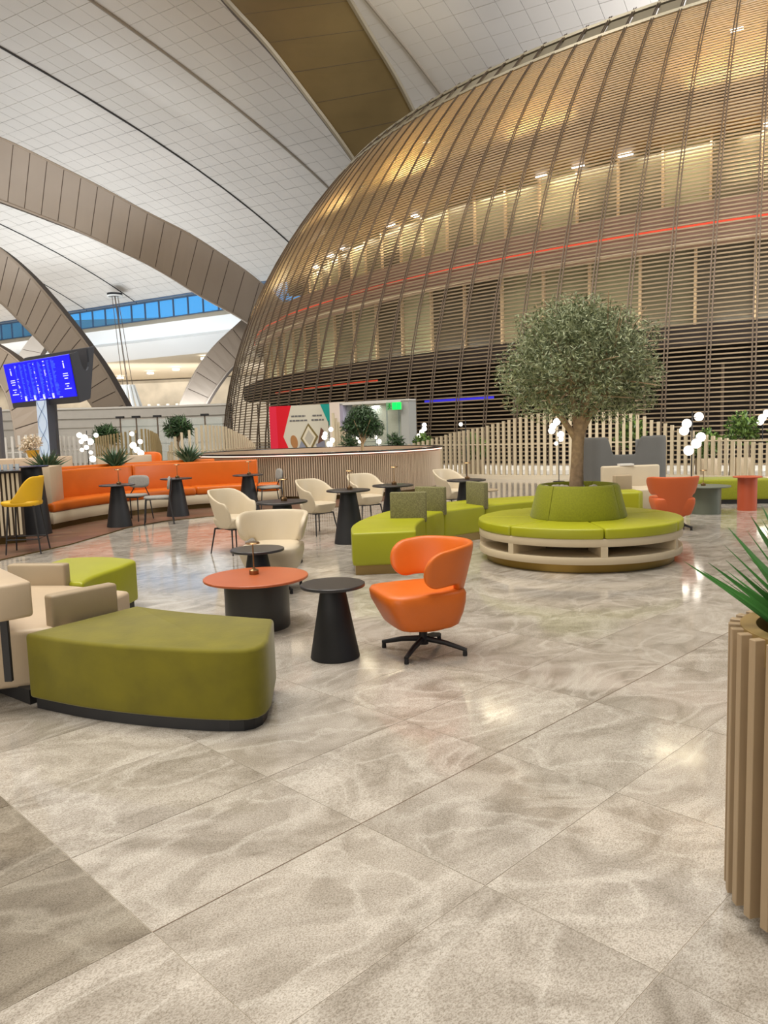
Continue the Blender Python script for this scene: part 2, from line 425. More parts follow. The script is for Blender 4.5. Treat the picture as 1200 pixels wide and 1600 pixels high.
stuff(PY('distant_ceiling_panels', vs, fs, CEIL, ceil_o))
SEAM = M('ceiling_seam', (60, 56, 54), .7); GROOVE = M('ceiling_groove', (150, 138, 122), .6)
for n_, (e, mt, r) in enumerate(((19.6, SEAM, .075), (-10.2, SEAM, .07), (-20, SEAM, .06), (-32, SEAM, .06), (29.4, GROOVE, .11), (44.8, GROOVE, .11))):
    struct(B('trim_%d' % (n_ + 1), T([cpt(e, d, -.03) for d in [0, 1, 2, 4, 6, 9, 12, 16, 20, 26, 33, 42, 54, 70, 90, 110]], r, 6), mt))
# shell walls out of the frame
SHELL = M('hall_wall', (190, 184, 174), .7)
for nm, a, b_ in (('wall_behind', (-95, -45), (95, -45)), ('wall_left', (-95, -45), (-95, 260)), ('wall_right', (95, -45), (95, 260)), ('wall_far', (-95, 215), (95, 215))):
    struct(PY(nm, [(*a, 0), (*b_, 0), (*b_, 34), (*a, 34)], [(0, 1, 2, 3)], SHELL))
# clerestory windows on top of a white bulkhead
BULK = M('bulkhead_white', (236, 236, 234), .5)
def wall_strip(name, e0, e1, d0, z0, d1, z1, mt, step=200):
    a, b_ = W0 + WU * e0 + WN * d0, W0 + WU * e1 + WN * d0
    c, d_ = W0 + WU * e1 + WN * d1, W0 + WU * e0 + WN * d1
    return struct(PY(name, [(a.x, a.y, z0), (b_.x, b_.y, z0), (c.x, c.y, z1), (d_.x, d_.y, z1)], [(0, 1, 2, 3)], mt))
wall_strip('wall_bulkhead', -110, 110, 0.0, 16.9, 0.8, 16.2, PUTTY)
wall_strip('wall_bulkhead_upper', -110, 110, 0.8, 16.2, -.6, 14.6, BULK)
wall_strip('wall_bulkhead_middle', -110, 110, -.6, 14.6, .4, 14.1, BULK)
wall_strip('wall_bulkhead_lower', -110, 110, .4, 14.1, -3, 12.4, BULK)
wall_strip('ceiling_soffit', -110, 110, -3, 12.4, -110, 12.0, M('soffit', (228, 216, 194), .6))
MULL = M('window_mullion', (70, 92, 118), .5)
GL2 = M('window_glass', (190, 225, 250), .05, alpha=.08)
e = -70.0; n_ = 0
while e < 30:
    wd = 2.55; n_ += 1
    f = bmesh.new()
    for a, b_, z0, z1 in ((0, .14, 16.9, 19.3), (wd - .02, wd, 16.9, 19.3), (0, wd, 16.9, 17.02), (0, wd, 19.15, 19.3)):
        box(f, a, b_, -.1, .1, z0, z1)
    o = B('window_%d' % n_, f, MULL, None, False); struct(o)
    p = W0 + WU * e; o.location = (p.x, p.y, 0); o.rotation_euler = (0, 0, math.atan2(WU.y, WU.x))
    g = B('pane', bx(.12, wd - .03, -.015, .015, 17, 19.2), GL2, o, False)
    e += wd
struct(B('trim_10', T([W0 + WU * -110 + WN * .3 + Vector((0, 0, 19.5)), W0 + WU * 40 + WN * .3 + Vector((0, 0, 19.5))], .14, 6), MULL))
# downlights of the far hall
for k, (x, y) in enumerate([(235, 583), (275, 577), (232, 604), (266, 601), (188, 590), (240, 619), (280, 614), (222, 620), (320, 560), (345, 608), (150, 600), (120, 560)]):
    p = at(x, y, 12.0)
    d = B('downlight', lathe([(.55, .0), (.55, .25)], 16), GLOBE); d.location = (p.x, p.y, 11.85)
    tag(d, 'round downlight recessed in the far hall ceiling', 'light', 'downlights in the far hall ceiling')
# far back wall with dim shop fronts under the soffit
ba, bb = atY(120, 640, 150), atY(420, 640, 140)
SHOP = M('far_facade', (186, 176, 158), .6, var=.25, vscale=.25)
struct(PY('wall_far_front', [(ba.x - 40, 156, 0), (bb.x, 142, 0), (bb.x, 142, 12.1), (ba.x - 40, 156, 12.1)], [(0, 1, 2, 3)], SHOP))
for k in range(9):
    p = atY(205 + k * 14, 610, 146)
    struct(B('trim_%d' % (20 + k), bx(p.x - .22, p.x + .22, 139.6, 140.2, 0, 7.4), WHITE, None, False))

# ------------------------------------------------------------------ arches
def interp(pts, t):
    L = [0]
    for a, b_ in zip(pts, pts[1:]): L.append(L[-1] + math.hypot(b_[0] - a[0], b_[1] - a[1]))
    s = t * L[-1]
    for k in range(len(L) - 1):
        if s <= L[k + 1] + 1e-9:
            q = (s - L[k]) / (L[k + 1] - L[k]); return (pts[k][0] + q * (pts[k + 1][0] - pts[k][0]), pts[k][1] + q * (pts[k + 1][1] - pts[k][1]))
    return pts[-1]
def sm(pts, n=40):          # smoothed samples
    p = [interp(pts, i / (n - 1)) for i in range(n)]
    for _ in range(3):
        p = [p[0]] + [((p[i - 1][0] + 2 * p[i][0] + p[i + 1][0]) / 4, (p[i - 1][1] + 2 * p[i][1] + p[i + 1][1]) / 4) for i in range(1, n - 1)] + [p[-1]]
    return p
def arch(name, label, U, Lw, Y0, Y1, npan, depth, mt, slant=0., tilt=0., lipm=None):
    """box-section rib clad in panels; U and Lw are its two long edges"""
    r = thing(name, label, 'arch')
    n = npan * 2 + 1
    u, l = sm(U, n), sm(Lw, n)
    Yd = [Y0 + (Y1 - Y0) * i / (n - 1) for i in range(n)]
    P = [atY(*u[i], Yd[i] + tilt) for i in range(n)]; Q = [atY(*l[i], Yd[i]) for i in range(n)]
    back = Vector((0, depth, 0))
    core = bmesh.new(); rings = []
    for i in range(n):
        ins = (P[i] - Q[i]).normalized() * .05
        rings.append([core.verts.new(v) for v in (P[i] - ins + back * .02, Q[i] + ins + back * .02, Q[i] + ins + back, P[i] - ins + back)])
    for a, b_ in zip(rings, rings[1:]):
        for k in range(4): core.faces.new((a[k], a[(k + 1) % 4], b_[(k + 1) % 4], b_[k]))
    core.faces.new(rings[0]); core.faces.new(rings[-1][::-1])
    B('core', core, CORE, r, False)
    for k in range(npan):
        i0, i1, im = 2 * k, 2 * k + 2, 2 * k + 1
        def sh(A, t0): return A
        vs = []
        for S_ in (P, Q):
            d = (S_[i1] - S_[i0]); g_ = d.normalized() * .03
            vs += [S_[i0] + g_, S_[im], S_[i1] - g_]
        th = back * .03
        v = vs + [p + th for p in vs]
        PY('cladding_panel', v, [(0, 1, 4, 3), (1, 2, 5, 4), (6, 9, 10, 7), (7, 10, 11, 8), (0, 6, 7, 1), (1, 7, 8, 2), (3, 4, 10, 9), (4, 5, 11, 10), (0, 3, 9, 6), (2, 8, 11, 5)], mt, r)
    for S_, s_ in ((P, 1), (Q, -1)):
        wdt = (P[0] - Q[0]).length
        B('edge_lip', T([S_[i] + back * .02 for i in range(n)], .11 * wdt / 4, 6), lipm or mt, r)
    return r
arch('roof_arch', 'broad taupe panelled arch sweeping from the left edge down behind the dome', [(-120, 180), (0, 214), (75, 251), (157, 292), (225, 330), (300, 367), (394, 430), (450, 480)],
     [(-120, 270), (0, 313), (112, 356), (225, 409), (262, 430), (313, 463), (383, 500), (430, 540)], 44, 64, 22, 2.0, ARCH)
arch('roof_arch', 'taupe panelled arch descending behind the blue flight screen', [(-90, 330), (0, 388), (42, 426), (85, 475), (127, 528), (159, 572), (198, 640), (225, 700)],
     [(-90, 420), (0, 470), (42, 513), (83, 555), (118, 600), (149, 640), (180, 700)], 52, 56, 20, 2.0, ARCH)
arch('roof_arch', 'pale taupe arch leg rising to the dome left of the louvres', [(425, 450), (380, 500), (333, 540), (300, 587), (277, 641), (262, 690)],
     [(445, 500), (400, 540), (360, 573), (333, 610), (315, 641), (300, 690)], 66, 60, 10, 1.6, ARCH)
arch('roof_arch', 'small distant arch end seen above the flight screen', [(75, 500), (51, 521), (26, 558), (5, 600)], [(95, 510), (68, 541), (58, 560), (45, 600)], 92, 90, 4, 1.4, ARCH)
arch('roof_arch', 'taupe arch foot curving down behind the left edge of the flight screen', [(-60, 512), (0, 541), (33, 564), (55, 595), (62, 660), (64, 700)], [(-60, 570), (-20, 582), (0, 592), (10, 615), (20, 652), (26, 700)], 40, 38, 6, 1.5, ARCH)
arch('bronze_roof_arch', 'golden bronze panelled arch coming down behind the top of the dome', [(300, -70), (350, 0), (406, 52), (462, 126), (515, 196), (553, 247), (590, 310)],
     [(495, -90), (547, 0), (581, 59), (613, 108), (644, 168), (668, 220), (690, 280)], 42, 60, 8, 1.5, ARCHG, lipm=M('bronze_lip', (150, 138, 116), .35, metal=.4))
arch('roof_arch', 'grey tubular edged rib above the top right rim of the dome', [(855, -60), (885, -10), (925, 30), (975, 75)], [(1150, -90), (1080, -20), (1010, 40), (1040, 70)], 58, 62, 4, 1.5, ARCH, lipm=ARCH)
# ------------------------------------------------------------------ dome
DX, DY, DA, DB, DZ = 29.59, 56.84, 40.46, 30.1, -.97
def drad(z): return DA * math.sqrt(max(0, 1 - ((z - DZ) / DB) ** 2))
def dp(az, z, inset=0, r=None):
    a = math.radians(az); R = (drad(z) if r is None else r) - inset
    return Vector((DX + R * math.cos(a), DY + R * math.sin(a), z))
dome = thing('louvred_dome', 'huge bronze dome building wrapped in horizontal louvre slats', 'building')
AZ0, AZ1 = -178.0, -88.0
th0 = math.asin((0.12 - DZ) / DB); th1 = math.asin((16.0 - DZ) / DB)
NS = int((th1 - th0) * (DA + DB) / 2 / .158)
azs = [AZ0 + (AZ1 - AZ0) * i / 90 for i in range(91)]
def ringmesh(name, prof, mat, azl=azs, parent=dome, closed=True):
    vs, fs = [], []; n = len(prof)
    for az in azl:
        a = math.radians(az); ca, sa = math.cos(a), math.sin(a)
        for r, z in prof: vs.append((DX + r * ca, DY + r * sa, z))
    for i in range(len(azl) - 1):
        for k in range(n if closed else n - 1):
            a, b_ = i * n + k, i * n + (k + 1) % n
            fs.append((a, a + n, b_ + n, b_))
    if closed and n > 2: fs += [tuple(range(n)), tuple(range(len(vs) - n, len(vs)))[::-1]]
    return PY(name, vs, fs, mat, parent)
for k in range(NS + 1):
    th = th0 + (th1 - th0) * k / NS; z = DZ + DB * math.sin(th); r = DA * math.cos(th)
    h, d = .021, .026
    ringmesh('slat', [(r + d, z - h), (r + d, z + h), (r - d, z + h), (r - d, z - h)], SLAT)
zz = [0, 1.5, 3, 4.5, 6, 7.5, 9, 10.5, 11.7, 12.8, 13.8, 14.7, 15.4, 16.0, 16.6, 17.1]
az = -133.62 - 1.67 * 26; ribaz = []
while az < AZ1 - 1:
    if az > AZ0 + 1:
        bm = bmesh.new()
        for off in (-.07, .07):
            tube(bm, [dp(az + off, z, -.09) for z in zz], .022, 4)
        B('rib', bm, RIB, dome, False); ribaz.append(az)
    az += 1.67
# crown band panels between the ribs
CROWN = M('crown_panel', (172, 164, 142), .3, metal=.3)
for a, b_ in zip(ribaz, ribaz[1:]):
    vs = []
    for z_, ins in ((16.15, 0), (16.75, 0), (16.75, .12), (16.15, .12)):
        vs += [dp(a + .12, z_, ins), dp(b_ - .12, z_, ins)]
    PY('crown_panel', vs, [(0, 1, 3, 2), (2, 3, 5, 4), (4, 5, 7, 6), (6, 7, 1, 0), (0, 2, 4, 6), (1, 7, 5, 3)], CROWN, dome)
ringmesh('crown_rail', [(drad(16.05) + .12, 16.0), (drad(16.05) + .12, 16.1), (drad(16.05) - .2, 16.1), (drad(16.05) - .2, 16.0)], CROWN)
ringmesh('crown_rail', [(drad(16.9) + .1, 16.85), (drad(16.9) + .1, 16.95), (drad(16.9) - .2, 16.95), (drad(16.9) - .2, 16.85)], CROWN)
# inside of the dome
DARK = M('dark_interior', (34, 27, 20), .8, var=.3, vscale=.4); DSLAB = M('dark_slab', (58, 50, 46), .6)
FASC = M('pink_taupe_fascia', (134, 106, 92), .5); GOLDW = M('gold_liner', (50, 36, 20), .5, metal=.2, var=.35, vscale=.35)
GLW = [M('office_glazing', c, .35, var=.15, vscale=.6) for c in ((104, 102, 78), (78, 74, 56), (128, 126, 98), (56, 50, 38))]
INT = M('interior_soffit', (84, 62, 34), .5)
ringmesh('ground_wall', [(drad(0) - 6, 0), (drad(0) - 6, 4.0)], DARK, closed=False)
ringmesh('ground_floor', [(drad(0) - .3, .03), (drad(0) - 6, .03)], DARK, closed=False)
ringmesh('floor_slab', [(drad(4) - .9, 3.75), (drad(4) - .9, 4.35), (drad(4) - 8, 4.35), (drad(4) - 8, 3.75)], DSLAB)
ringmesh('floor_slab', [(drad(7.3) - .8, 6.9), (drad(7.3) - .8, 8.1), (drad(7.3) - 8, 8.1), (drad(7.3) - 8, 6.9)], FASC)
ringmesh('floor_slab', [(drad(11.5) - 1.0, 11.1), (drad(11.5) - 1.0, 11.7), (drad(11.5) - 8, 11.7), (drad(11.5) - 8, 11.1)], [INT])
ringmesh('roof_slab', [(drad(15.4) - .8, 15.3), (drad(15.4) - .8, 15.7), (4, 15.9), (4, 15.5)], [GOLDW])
ringmesh('handrail', [(drad(7.3) - .74, 6.86), (drad(7.3) - .74, 6.93), (drad(7.3) - .8, 6.93), (drad(7.3) - .8, 6.86)], CREAM)
LEDR = M('red_led', (220, 72, 48), .4, emit=.7); LEDB = M('blue_led', (60, 54, 230), .4, emit=1.0)
ringmesh('red_light_line', [(drad(7.3) - .72, 7.40), (drad(7.3) - .72, 7.46), (drad(7.3) - .79, 7.46), (drad(7.3) - .79, 7.40)], LEDR)
ringmesh('red_light_line', [(drad(3) - .72, 3.42), (drad(3) - .72, 3.5), (drad(3) - .79, 3.5), (drad(3) - .79, 3.42)], LEDR, azl=[-152 + i for i in range(14)])
ringmesh('blue_light_line', [(drad(2.4) - .9, 2.48), (drad(2.4) - .9, 2.56), (drad(2.4) - 1, 2.56), (drad(2.4) - 1, 2.48)], LEDB, azl=[-135.3 + .5 * i for i in range(10)])
rnd = random.Random(3)
az = AZ0 + 2
while az < AZ1 - 3:
    wd = 2.6
    a2 = az + wd
    for z0, z1, rr in ((4.35, 6.9, drad(5.6) - 2.0), (8.1, 11.1, drad(9.5) - 3.2)):
        mt = GLW[rnd.choice([0, 0, 1, 1, 2, 3])]
        ringmesh('glazing_panel', [(rr, z0), (rr, z1), (rr - .08, z1), (rr - .08, z0)], mt, azl=[az + .08, (az + a2) / 2, a2 - .08])
        ringmesh('mullion', [(rr + .12, z0), (rr + .12, z1), (rr - .05, z1), (rr - .05, z0)], FIN, azl=[a2 - .06, a2 + .06])
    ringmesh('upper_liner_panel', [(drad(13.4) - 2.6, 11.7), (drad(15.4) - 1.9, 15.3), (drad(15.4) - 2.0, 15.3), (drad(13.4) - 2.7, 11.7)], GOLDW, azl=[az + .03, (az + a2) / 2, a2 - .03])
    az = a2
for k in range(22):      # slender inner columns on the ground level
    a = -160 + k * 3.34
    B('column', T([dp(a, 0, 1.6, drad(0)), dp(a, 3.2, 1.6, drad(0))], .05, 6), RIB, dome)
ringmesh('base_kerb', [(drad(0) + .35, 0), (drad(0) + .35, .22), (drad(0) - .3, .22), (drad(0) - .3, 0)], WHITE)
ringmesh('base_kerb', [(drad(0) + .9, 0), (drad(0) + .9, .1), (drad(0) + .35, .1), (drad(0) + .35, 0)], WHITE)
# real lamps inside the dome
LAMPW = M('lit_panel', (255, 250, 240), .4, emit=9)
for k in range(26):
    a = -168 + k * 2.75 + rnd.uniform(-.8, .8)
    for zc, ins, prob in ((11.06, 2.1, .55), (15.25, 1.4, .3), (11.06, 2.9, .3)):
        if rnd.random() < prob:
            R = drad(zc) - ins
            ringmesh('ceiling_lamp', [(R, zc - .06), (R - .22, zc - .06), (R - .22, zc), (R, zc)], LAMPW, azl=[a, a + rnd.uniform(.5, 1.0)])
GOLDC = (1.0, .66, .24)
for k in range(12):
    a = -165 + k * 5.6
    # cove lamps lying on the slabs and washing the liners
    light('cove_lamp', 'AREA', dp(a, 11.8, 1.5), (460, 36, 300, 18)[k % 4], GOLDC, 3.0, .3, dp(a, 14.2, -.3))
    light('cove_lamp', 'AREA', dp(a + 2.4, 8.2, 1.6), (260, 50, 170, 80)[k % 4], (1, .74, .36), 3.0, .3, dp(a + 2.4, 10.6, .2))
    light('cove_lamp', 'AREA', dp(a + 2.4, 10.9, 2.2), 160, (1, .88, .62), 2.6, .3, dp(a + 2.4, 8.6, 3.0))
    light('cove_lamp', 'AREA', dp(a + 1.2, 4.45, 1.0), 90, (1, .93, .76), 2.6, .2, dp(a + 1.2, 6.4, 2.4))
light('crown_fill_spot', 'SPOT', dp(-148, 17.6, .5), 4200, (1, .88, .62), .12, None, atY(560, 100, 54), 70, .9)  # added unseen spot, lifts the brightness of the bronze arch

# ------------------------------------------------------------------ near planter (right edge)
pc = at(1322, 985, .88)
pl = thing('slatted_planter', 'tall round planter of taupe vertical fins with gold rim at the right edge', 'planter', (pc.x, pc.y, 0))
B('plinth', lathe([(.235, 0), (.235, .12)], 48), GOLDPL, pl)
B('drum', lathe([(.270, .07), (.270, .80)], 48), M('planter_drum', (126, 104, 74), .5), pl)
fin = B('fin', bx(.266, .312, -.0135, .0135, .045, .88, .002, 1), FIN, pl, False)
for k in range(1, 30): inst('fin', fin, pl, rot=(0, 0, 2 * PI * k / 30))
B('rim', lathe([(.280, .80), (.280, .884), (.236, .884), (.225, .83), (.23, .74), (.2, .74)], 64, ring=True), GOLDPL, pl)
B('soil', lathe([(0, .76), (.23, .76)], 32), SOIL, pl)
peb = None
for k in range(40):
    a = random.uniform(0, 2 * PI); rr = random.uniform(.08, .2)
    p = (rr * math.cos(a), rr * math.sin(a), .775 + random.uniform(0, .015))
    if peb is None:
        bm = bmesh.new(); bmesh.ops.create_icosphere(bm, subdivisions=2, radius=.022); peb = B('pebble', bm, PEB, pl); peb.location = p
    else: inst('pebble', peb, pl, p, (random.random(), random.random(), a), (random.uniform(.7, 1.3), random.uniform(.7, 1.2), random.uniform(.5, .8)))
def blade(L, wd, bend, seg=8):
    vs, fs = [], []
    for i in range(seg + 1):
        t = i / seg; ww = wd * (1 - t ** 1.6) * (.75 + .5 * math.sin(PI * min(1, t * 1.4))) + .0008
        x = L * t * math.cos(bend * t * .5); z = L * t * math.sin(.0) - bend * L * .35 * t * t
        vs += [(x, -ww / 2, z + ww * .16), (x, 0, z), (x, ww / 2, z + ww * .16), (x, 0, z - ww * .10)]
    for i in range(seg):
        a = 4 * i
        for k in range(4): fs.append((a + k, a + 4 + k, a + 4 + (k + 1) % 4, a + (k + 1) % 4))
    return vs, fs
def rosette(name, label, loc, n, L, wd, group=None, lo=.25, hi=1.45, mt=None, parent=None, seed=1, cat='plant', bends=(.15, .4, .7)):
    R_ = random.Random(seed)
    r = thing(name, label, cat, loc, 0, group)
    srcs = [PY('leaf', *blade(L, wd, b_), mt or AGAVE, r, True) for b_ in bends]
    for k in range(n):
        if k < 3: o = srcs[k]
        else: o = inst('leaf', srcs[k % 3], r)
        el = lo + (hi - lo) * ((k + .5) / n) ** .8
        o.rotation_euler = (R_.uniform(-1.0, 1.0), -el + R_.uniform(-.08, .08), k * 2.39996 + R_.uniform(-.2, .2))
        s = R_.uniform(.75, 1.1); o.scale = (s, s, s)
    return r
rosette('dracaena', 'spiky green dracaena growing in the planter at the right edge', (pc.x, pc.y, .76), 160, .50, .060, lo=.6, hi=1.5, seed=5, bends=(.03, .08, .16))

# ------------------------------------------------------------------ seating ring at left
def arcp(c, r, a0, a1, n):
    return [(c[0] + r * math.cos(math.radians(a0 + (a1 - a0) * i / n)), c[1] + r * math.sin(math.radians(a0 + (a1 - a0) * i / n))) for i in range(n + 1)]
def module(name, label, cat, poly, mt, pmt, z0=.07, z1=.43, bev=.05, inset=.03, group=None, seam=True):
    cx = sum(p[0] for p in poly) / len(poly); cy = sum(p[1] for p in poly) / len(poly)
    r = thing(name, label, cat, (cx, cy, 0), 0, group)
    loc = [(p[0] - cx, p[1] - cy) for p in poly]
    B('upholstery', prism(loc, z0, z1, bev, 4), mt, r, True, 60)
    k = 1 - inset / (max(abs(p[0]) + abs(p[1]) for p in loc) * .7)
    B('plinth', prism([(p[0] * k, p[1] * k) for p in loc], 0, z0 + .01), pmt, r, False)
    if seam:
        pts = [(p[0] * .995, p[1] * .995, z1 - bev * .85) for p in loc]
    return r, (cx, cy)
def bez(pts, n=10):          # Catmull-Rom through points
    out = []
    P = [pts[0]] + list(pts) + [pts[-1]]
    for i in range(1, len(P) - 2):
        for k in range(n):
            t = k / n; a, b_, c, d = P[i - 1], P[i], P[i + 1], P[i + 2]
            out.append(tuple(.5 * ((2 * b_[j]) + (-a[j] + c[j]) * t + (2 * a[j] - 5 * b_[j] + 4 * c[j] - d[j]) * t * t + (-a[j] + 3 * b_[j] - 3 * c[j] + d[j]) * t ** 3) for j in range(2)))
    out.append(tuple(pts[-1])); return out
PLB = M('black_plinth', (30, 30, 32), .5)
front = bez([(-2.03, 4.20), (-1.67, 4.01), (-1.34, 3.88), (-1.0, 3.78), (-.80, 3.745)], 4)
back = bez([(-.66, 4.38), (-.88, 4.47), (-1.22, 4.62), (-1.48, 4.76), (-1.60, 4.84)], 4)
poly = front + [(-.72, 3.745), (-.665, 3.775), (-.635, 3.83), (-.625, 3.92)] + back
ot, _ = module('velvet_ottoman', 'large olive green velvet ottoman with curved sides in the foreground', 'ottoman', poly, VELVET, PLB, .06, .43, .035, .035)
bs = bez([(-3.25, 5.40), (-2.95, 5.02), (-2.62, 4.70), (-2.33, 4.45), (-2.04, 4.22)], 4)
bi = bez([(-1.62, 4.86), (-1.85, 5.06), (-2.06, 5.30), (-2.24, 5.62)], 4)
sofa, sc0 = module('curved_beige_sofa', 'beige leather curved sofa section joining the velvet ottoman at the left edge', 'sofa', bs + bi, BEIGE, PLB, .075, .415, .03, .05)
def panel(parent, c0, a, b_, z0, z1, th, mt, name='divider', bev=.018):
    d = Vector((b_[0] - a[0], b_[1] - a[1], 0)); L = d.length
    o = B(name, bx(0, L, -th / 2, th / 2, z0, z1, bev, 3), mt, parent, True, 60)
    o.location = (a[0] - c0[0], a[1] - c0[1], 0); o.rotation_euler = (0, 0, math.atan2(d.y, d.x)); return o
panel(sofa, sc0, (-1.985, 4.42), (-1.715, 4.76), .40, .60, .09, TAUPE)
panel(sofa, sc0, (-2.86, 5.78), (-2.40, 5.72), .38, .575, .09, TAUPE)
# outer backrest block carried on a black bracket
bk = B('backrest', prism([(-1.97, 3.98), (-1.90, 4.06), (-2.35, 4.60), (-2.75, 4.95), (-2.95, 4.70), (-2.5, 4.28), (-2.25, 4.02), (-2.03, 3.93)], .56, .755, .02, 3), BEIGE, sofa, True, 60)
bk.location = (-sc0[0], -sc0[1], 0)
p0 = at(22, 1050, .16)
B('bracket', bx(-.022, .022, -.012, .012, .16, .60, .003, 1), BLACK, sofa).location = (-2.135 - sc0[0], 4.20 - sc0[1], 0)
sofa.children[-1].rotation_euler = (0, 0, -.7)
g2 = bez([(-2.96, 5.86), (-3.0, 6.4), (-2.92, 6.93)], 4) + bez([(-2.78, 6.96), (-2.5, 6.92), (-2.24, 6.75)], 3) + [(-2.185, 6.66)] + bez([(-2.22, 6.36), (-2.27, 6.12), (-2.30, 5.90), (-2.28, 5.70)], 3)
module('lime_ottoman', 'lime green curved ottoman behind the beige sofa section', 'ottoman', g2, LIME, PLB, .075, .43, .03, .06)

# ------------------------------------------------------------------ tables
def round_table(label, cat, loc, rtop, h, prof, tmat, bmat, group=None, th=.022, name='side_table'):
    r = thing(name, label, cat, (loc[0], loc[1], loc[2] if len(loc) > 2 and name == 'x' else 0), 0, group)
    B('tabletop', lathe([(rtop - .004, h - th), (rtop, h - th + .004), (rtop, h - .004), (rtop - .004, h)], 56), tmat, r)
    B('base', lathe(prof, 48), bmat, r)
    return r
def cone(rb, rt, h): return [(rb - .004, 0), (rb, .006), (rt + .004, h - .03), (rt, h - .02)]
tb = at(524, 1026)
round_table('black round side table on a cone base beside the orange swivel chair', 'table', tb, .215, .50, cone(.165, .078, .50), BLKTOP, BLACK)
to = at(400, 900, .40)
round_table('wide orange topped round coffee table on a black drum base', 'table', to, .405, .40, [(.246, 0), (.25, .01), (.25, .38)], ORTOP, M('dark_drum', (52, 52, 50), .4, var=.1), name='coffee_table', th=.02)
tk = at(402, 857, .50)
round_table('small black cone table in front of the cream wing chair', 'table', tk, .235, .50, cone(.165, .08, .5), BLKTOP, BLACK)
tcafe = round_table('black cafe table at left of the booth, in front of its first grey chair', 'table', at(183, 757, .72), .295, .72, cone(.21, .10, .72), BLKTOP, BLACK, 'tall black cafe tables', name='cafe_table')
tabs = {}
TT = [('T2', 275, 747, 'black cafe table by the booth between two grey chairs and the tub chair'),
      ('T3', 387, 741.5, 'black cafe table at the far right end of the orange booth'),
      ('T4', 440.5, 783, 'black cafe table between two cream tub chairs, behind the cream wing chair'),
      ('T5', 544, 765, 'black cafe table left of the green serpentine sofa, beside two tub chairs'),
      ('T6', 613.8, 757.4, 'black cafe table in front of the fluted bar, behind the first moss green divider'),
      ('T7', 728.5, 749.3, 'black cafe table nearest the slatted fence, beside the farthest tub chair')]
for k, x, y, lb in TT:
    p = at(x, y, .72); dup(tcafe, (p.x, p.y, 0), 0, lb, 'tall black cafe tables'); tabs[k] = p
tabs['T1'] = Vector(tcafe.location) + Vector((0, 0, .72))
pz = at(752, 765, .5)
round_table('low taupe round table half hidden behind the last moss green divider', 'table', pz, .27, .5, cone(.15, .07, .5), TAUPE, BLACK)
def table_lamp(label, loc, group='portable table lamps'):
    r = thing('table_lamp', label, 'lamp', loc, 0, group)
    B('lamp_base', lathe([(.036, 0), (.038, .004), (.038, .032), (.03, .038), (.012, .046), (.006, .058)], 24), BRASS, r)
    B('stem', T([(0, 0, .05), (0, 0, .245)], .0055, 8), BRASS, r)
    B('lamp_shade', lathe([(.012, .262), (.05, .256), (.058, .246), (.056, .243), (.045, .25), (.008, .252)], 28), BRASS, r)
    return r
lm0 = table_lamp('slim brass cordless lamp on the orange coffee table', at(397, 897, .40))
for k, lb in (('T1', 'slim brass lamp on the leftmost cafe table by the booth'), ('T2', 'slim brass lamp on the middle cafe table by the booth'), ('T3', 'slim brass lamp on the cafe table at the booth end'),
              ('T4', 'slim brass lamp on the cafe table behind the cream wing chair'), ('T5', 'slim brass lamp on the cafe table left of the serpentine sofa'), ('T6', 'slim brass lamp on the cafe table in front of the fluted bar'), ('T7', 'slim brass lamp on the cafe table nearest the slatted fence')):
    p = tabs[k]; dup(lm0, (p.x + .02, p.y + .03, .72), .3, lb)

# ------------------------------------------------------------------ wing swivel chair
def wing_chair(label, loc, rz, mt, smt=None, sc_=1.0, pull=0):
    r = thing('swivel_chair', label, 'chair', loc, rz)
    f, h = upath(.255, .2, .06)
    S = h + .11
    def zt(s): a = abs(s); return .748 - .035 * smooth(a, .25, S)
    def zl(s): a = abs(s); return .21 + .28 * smooth(a, .14, .27) - .02 * smooth(a, .3, S)
    def lean(z): return .085 * (z - .45) / .33 if z > .2 else -.06
    B('backrest', sheet(f, zl, zt, .055, S, 90, 26, lean, .5, .12), mt, r, True, 70)
    rg = []
    for z, hx, y0, y1, ee in ((.195, .17, -.18, .13, .6), (.20, .215, -.215, .17, .5), (.22, .235, -.235, .20, .45), (.30, .262, -.275, .225, .42), (.37, .28, -.31, .235, .4), (.425, .28, -.32, .24, .4), (.445, .27, -.31, .235, .42), (.457, .22, -.26, .20, .5), (.462, .10, -.15, .1, .6)):
        rg.append(sel(0, (y0 + y1) / 2, hx, (y1 - y0) / 2, z, ee, 48))
    B('seat', loft(rg), smt or mt, r, True, 70)
    B('seat_pan', lathe([(.05, .175), (.17, .18), (.185, .198), (.12, .205)], 32), mt, r)
    B('pedestal', lathe([(.034, .055), (.036, .10), (.028, .12), (.028, .19)], 20), BLACK, r)
    for k in range(4):
        a = PI / 4 + k * PI / 2
        bm = T([(0, 0, .095), (.16, 0, .075), (.305, 0, .04)], [.021, .018, .014], 8)
        l = B('leg', bm, BLACK, r); l.rotation_euler = (0, 0, a)
        B('foot', lathe([(.014, 0), (.016, .004), (.014, .035)], 12, cx=.295), BLACK, l)
    return r
c1 = wing_chair('bright orange wing back swivel chair on a black star base', at(662, 1018), math.radians(-70), ORANGE)
for l in c1.children:
    if l.name.startswith('leg'): pass
wing_chair('cream wing back swivel chair behind the orange coffee table', at(430, 921), math.radians(-6), CREAM)
wing_chair('orange wing back chair seen from behind, right of the tree bench', at(1050, 826), math.radians(172), M('coral_leather', (212, 102, 52), .5, bump=.1, bscale=200))
_oc = wing_chair('distant orange high back chair behind the curved left fence', atY(236, 690, 24) * Vector((1, 1, 0)) if False else Vector((atY(236, 690, 22).x, 22, 0)), 1.2, ORANGE)
_oc.scale = (1, 1, 1.45)

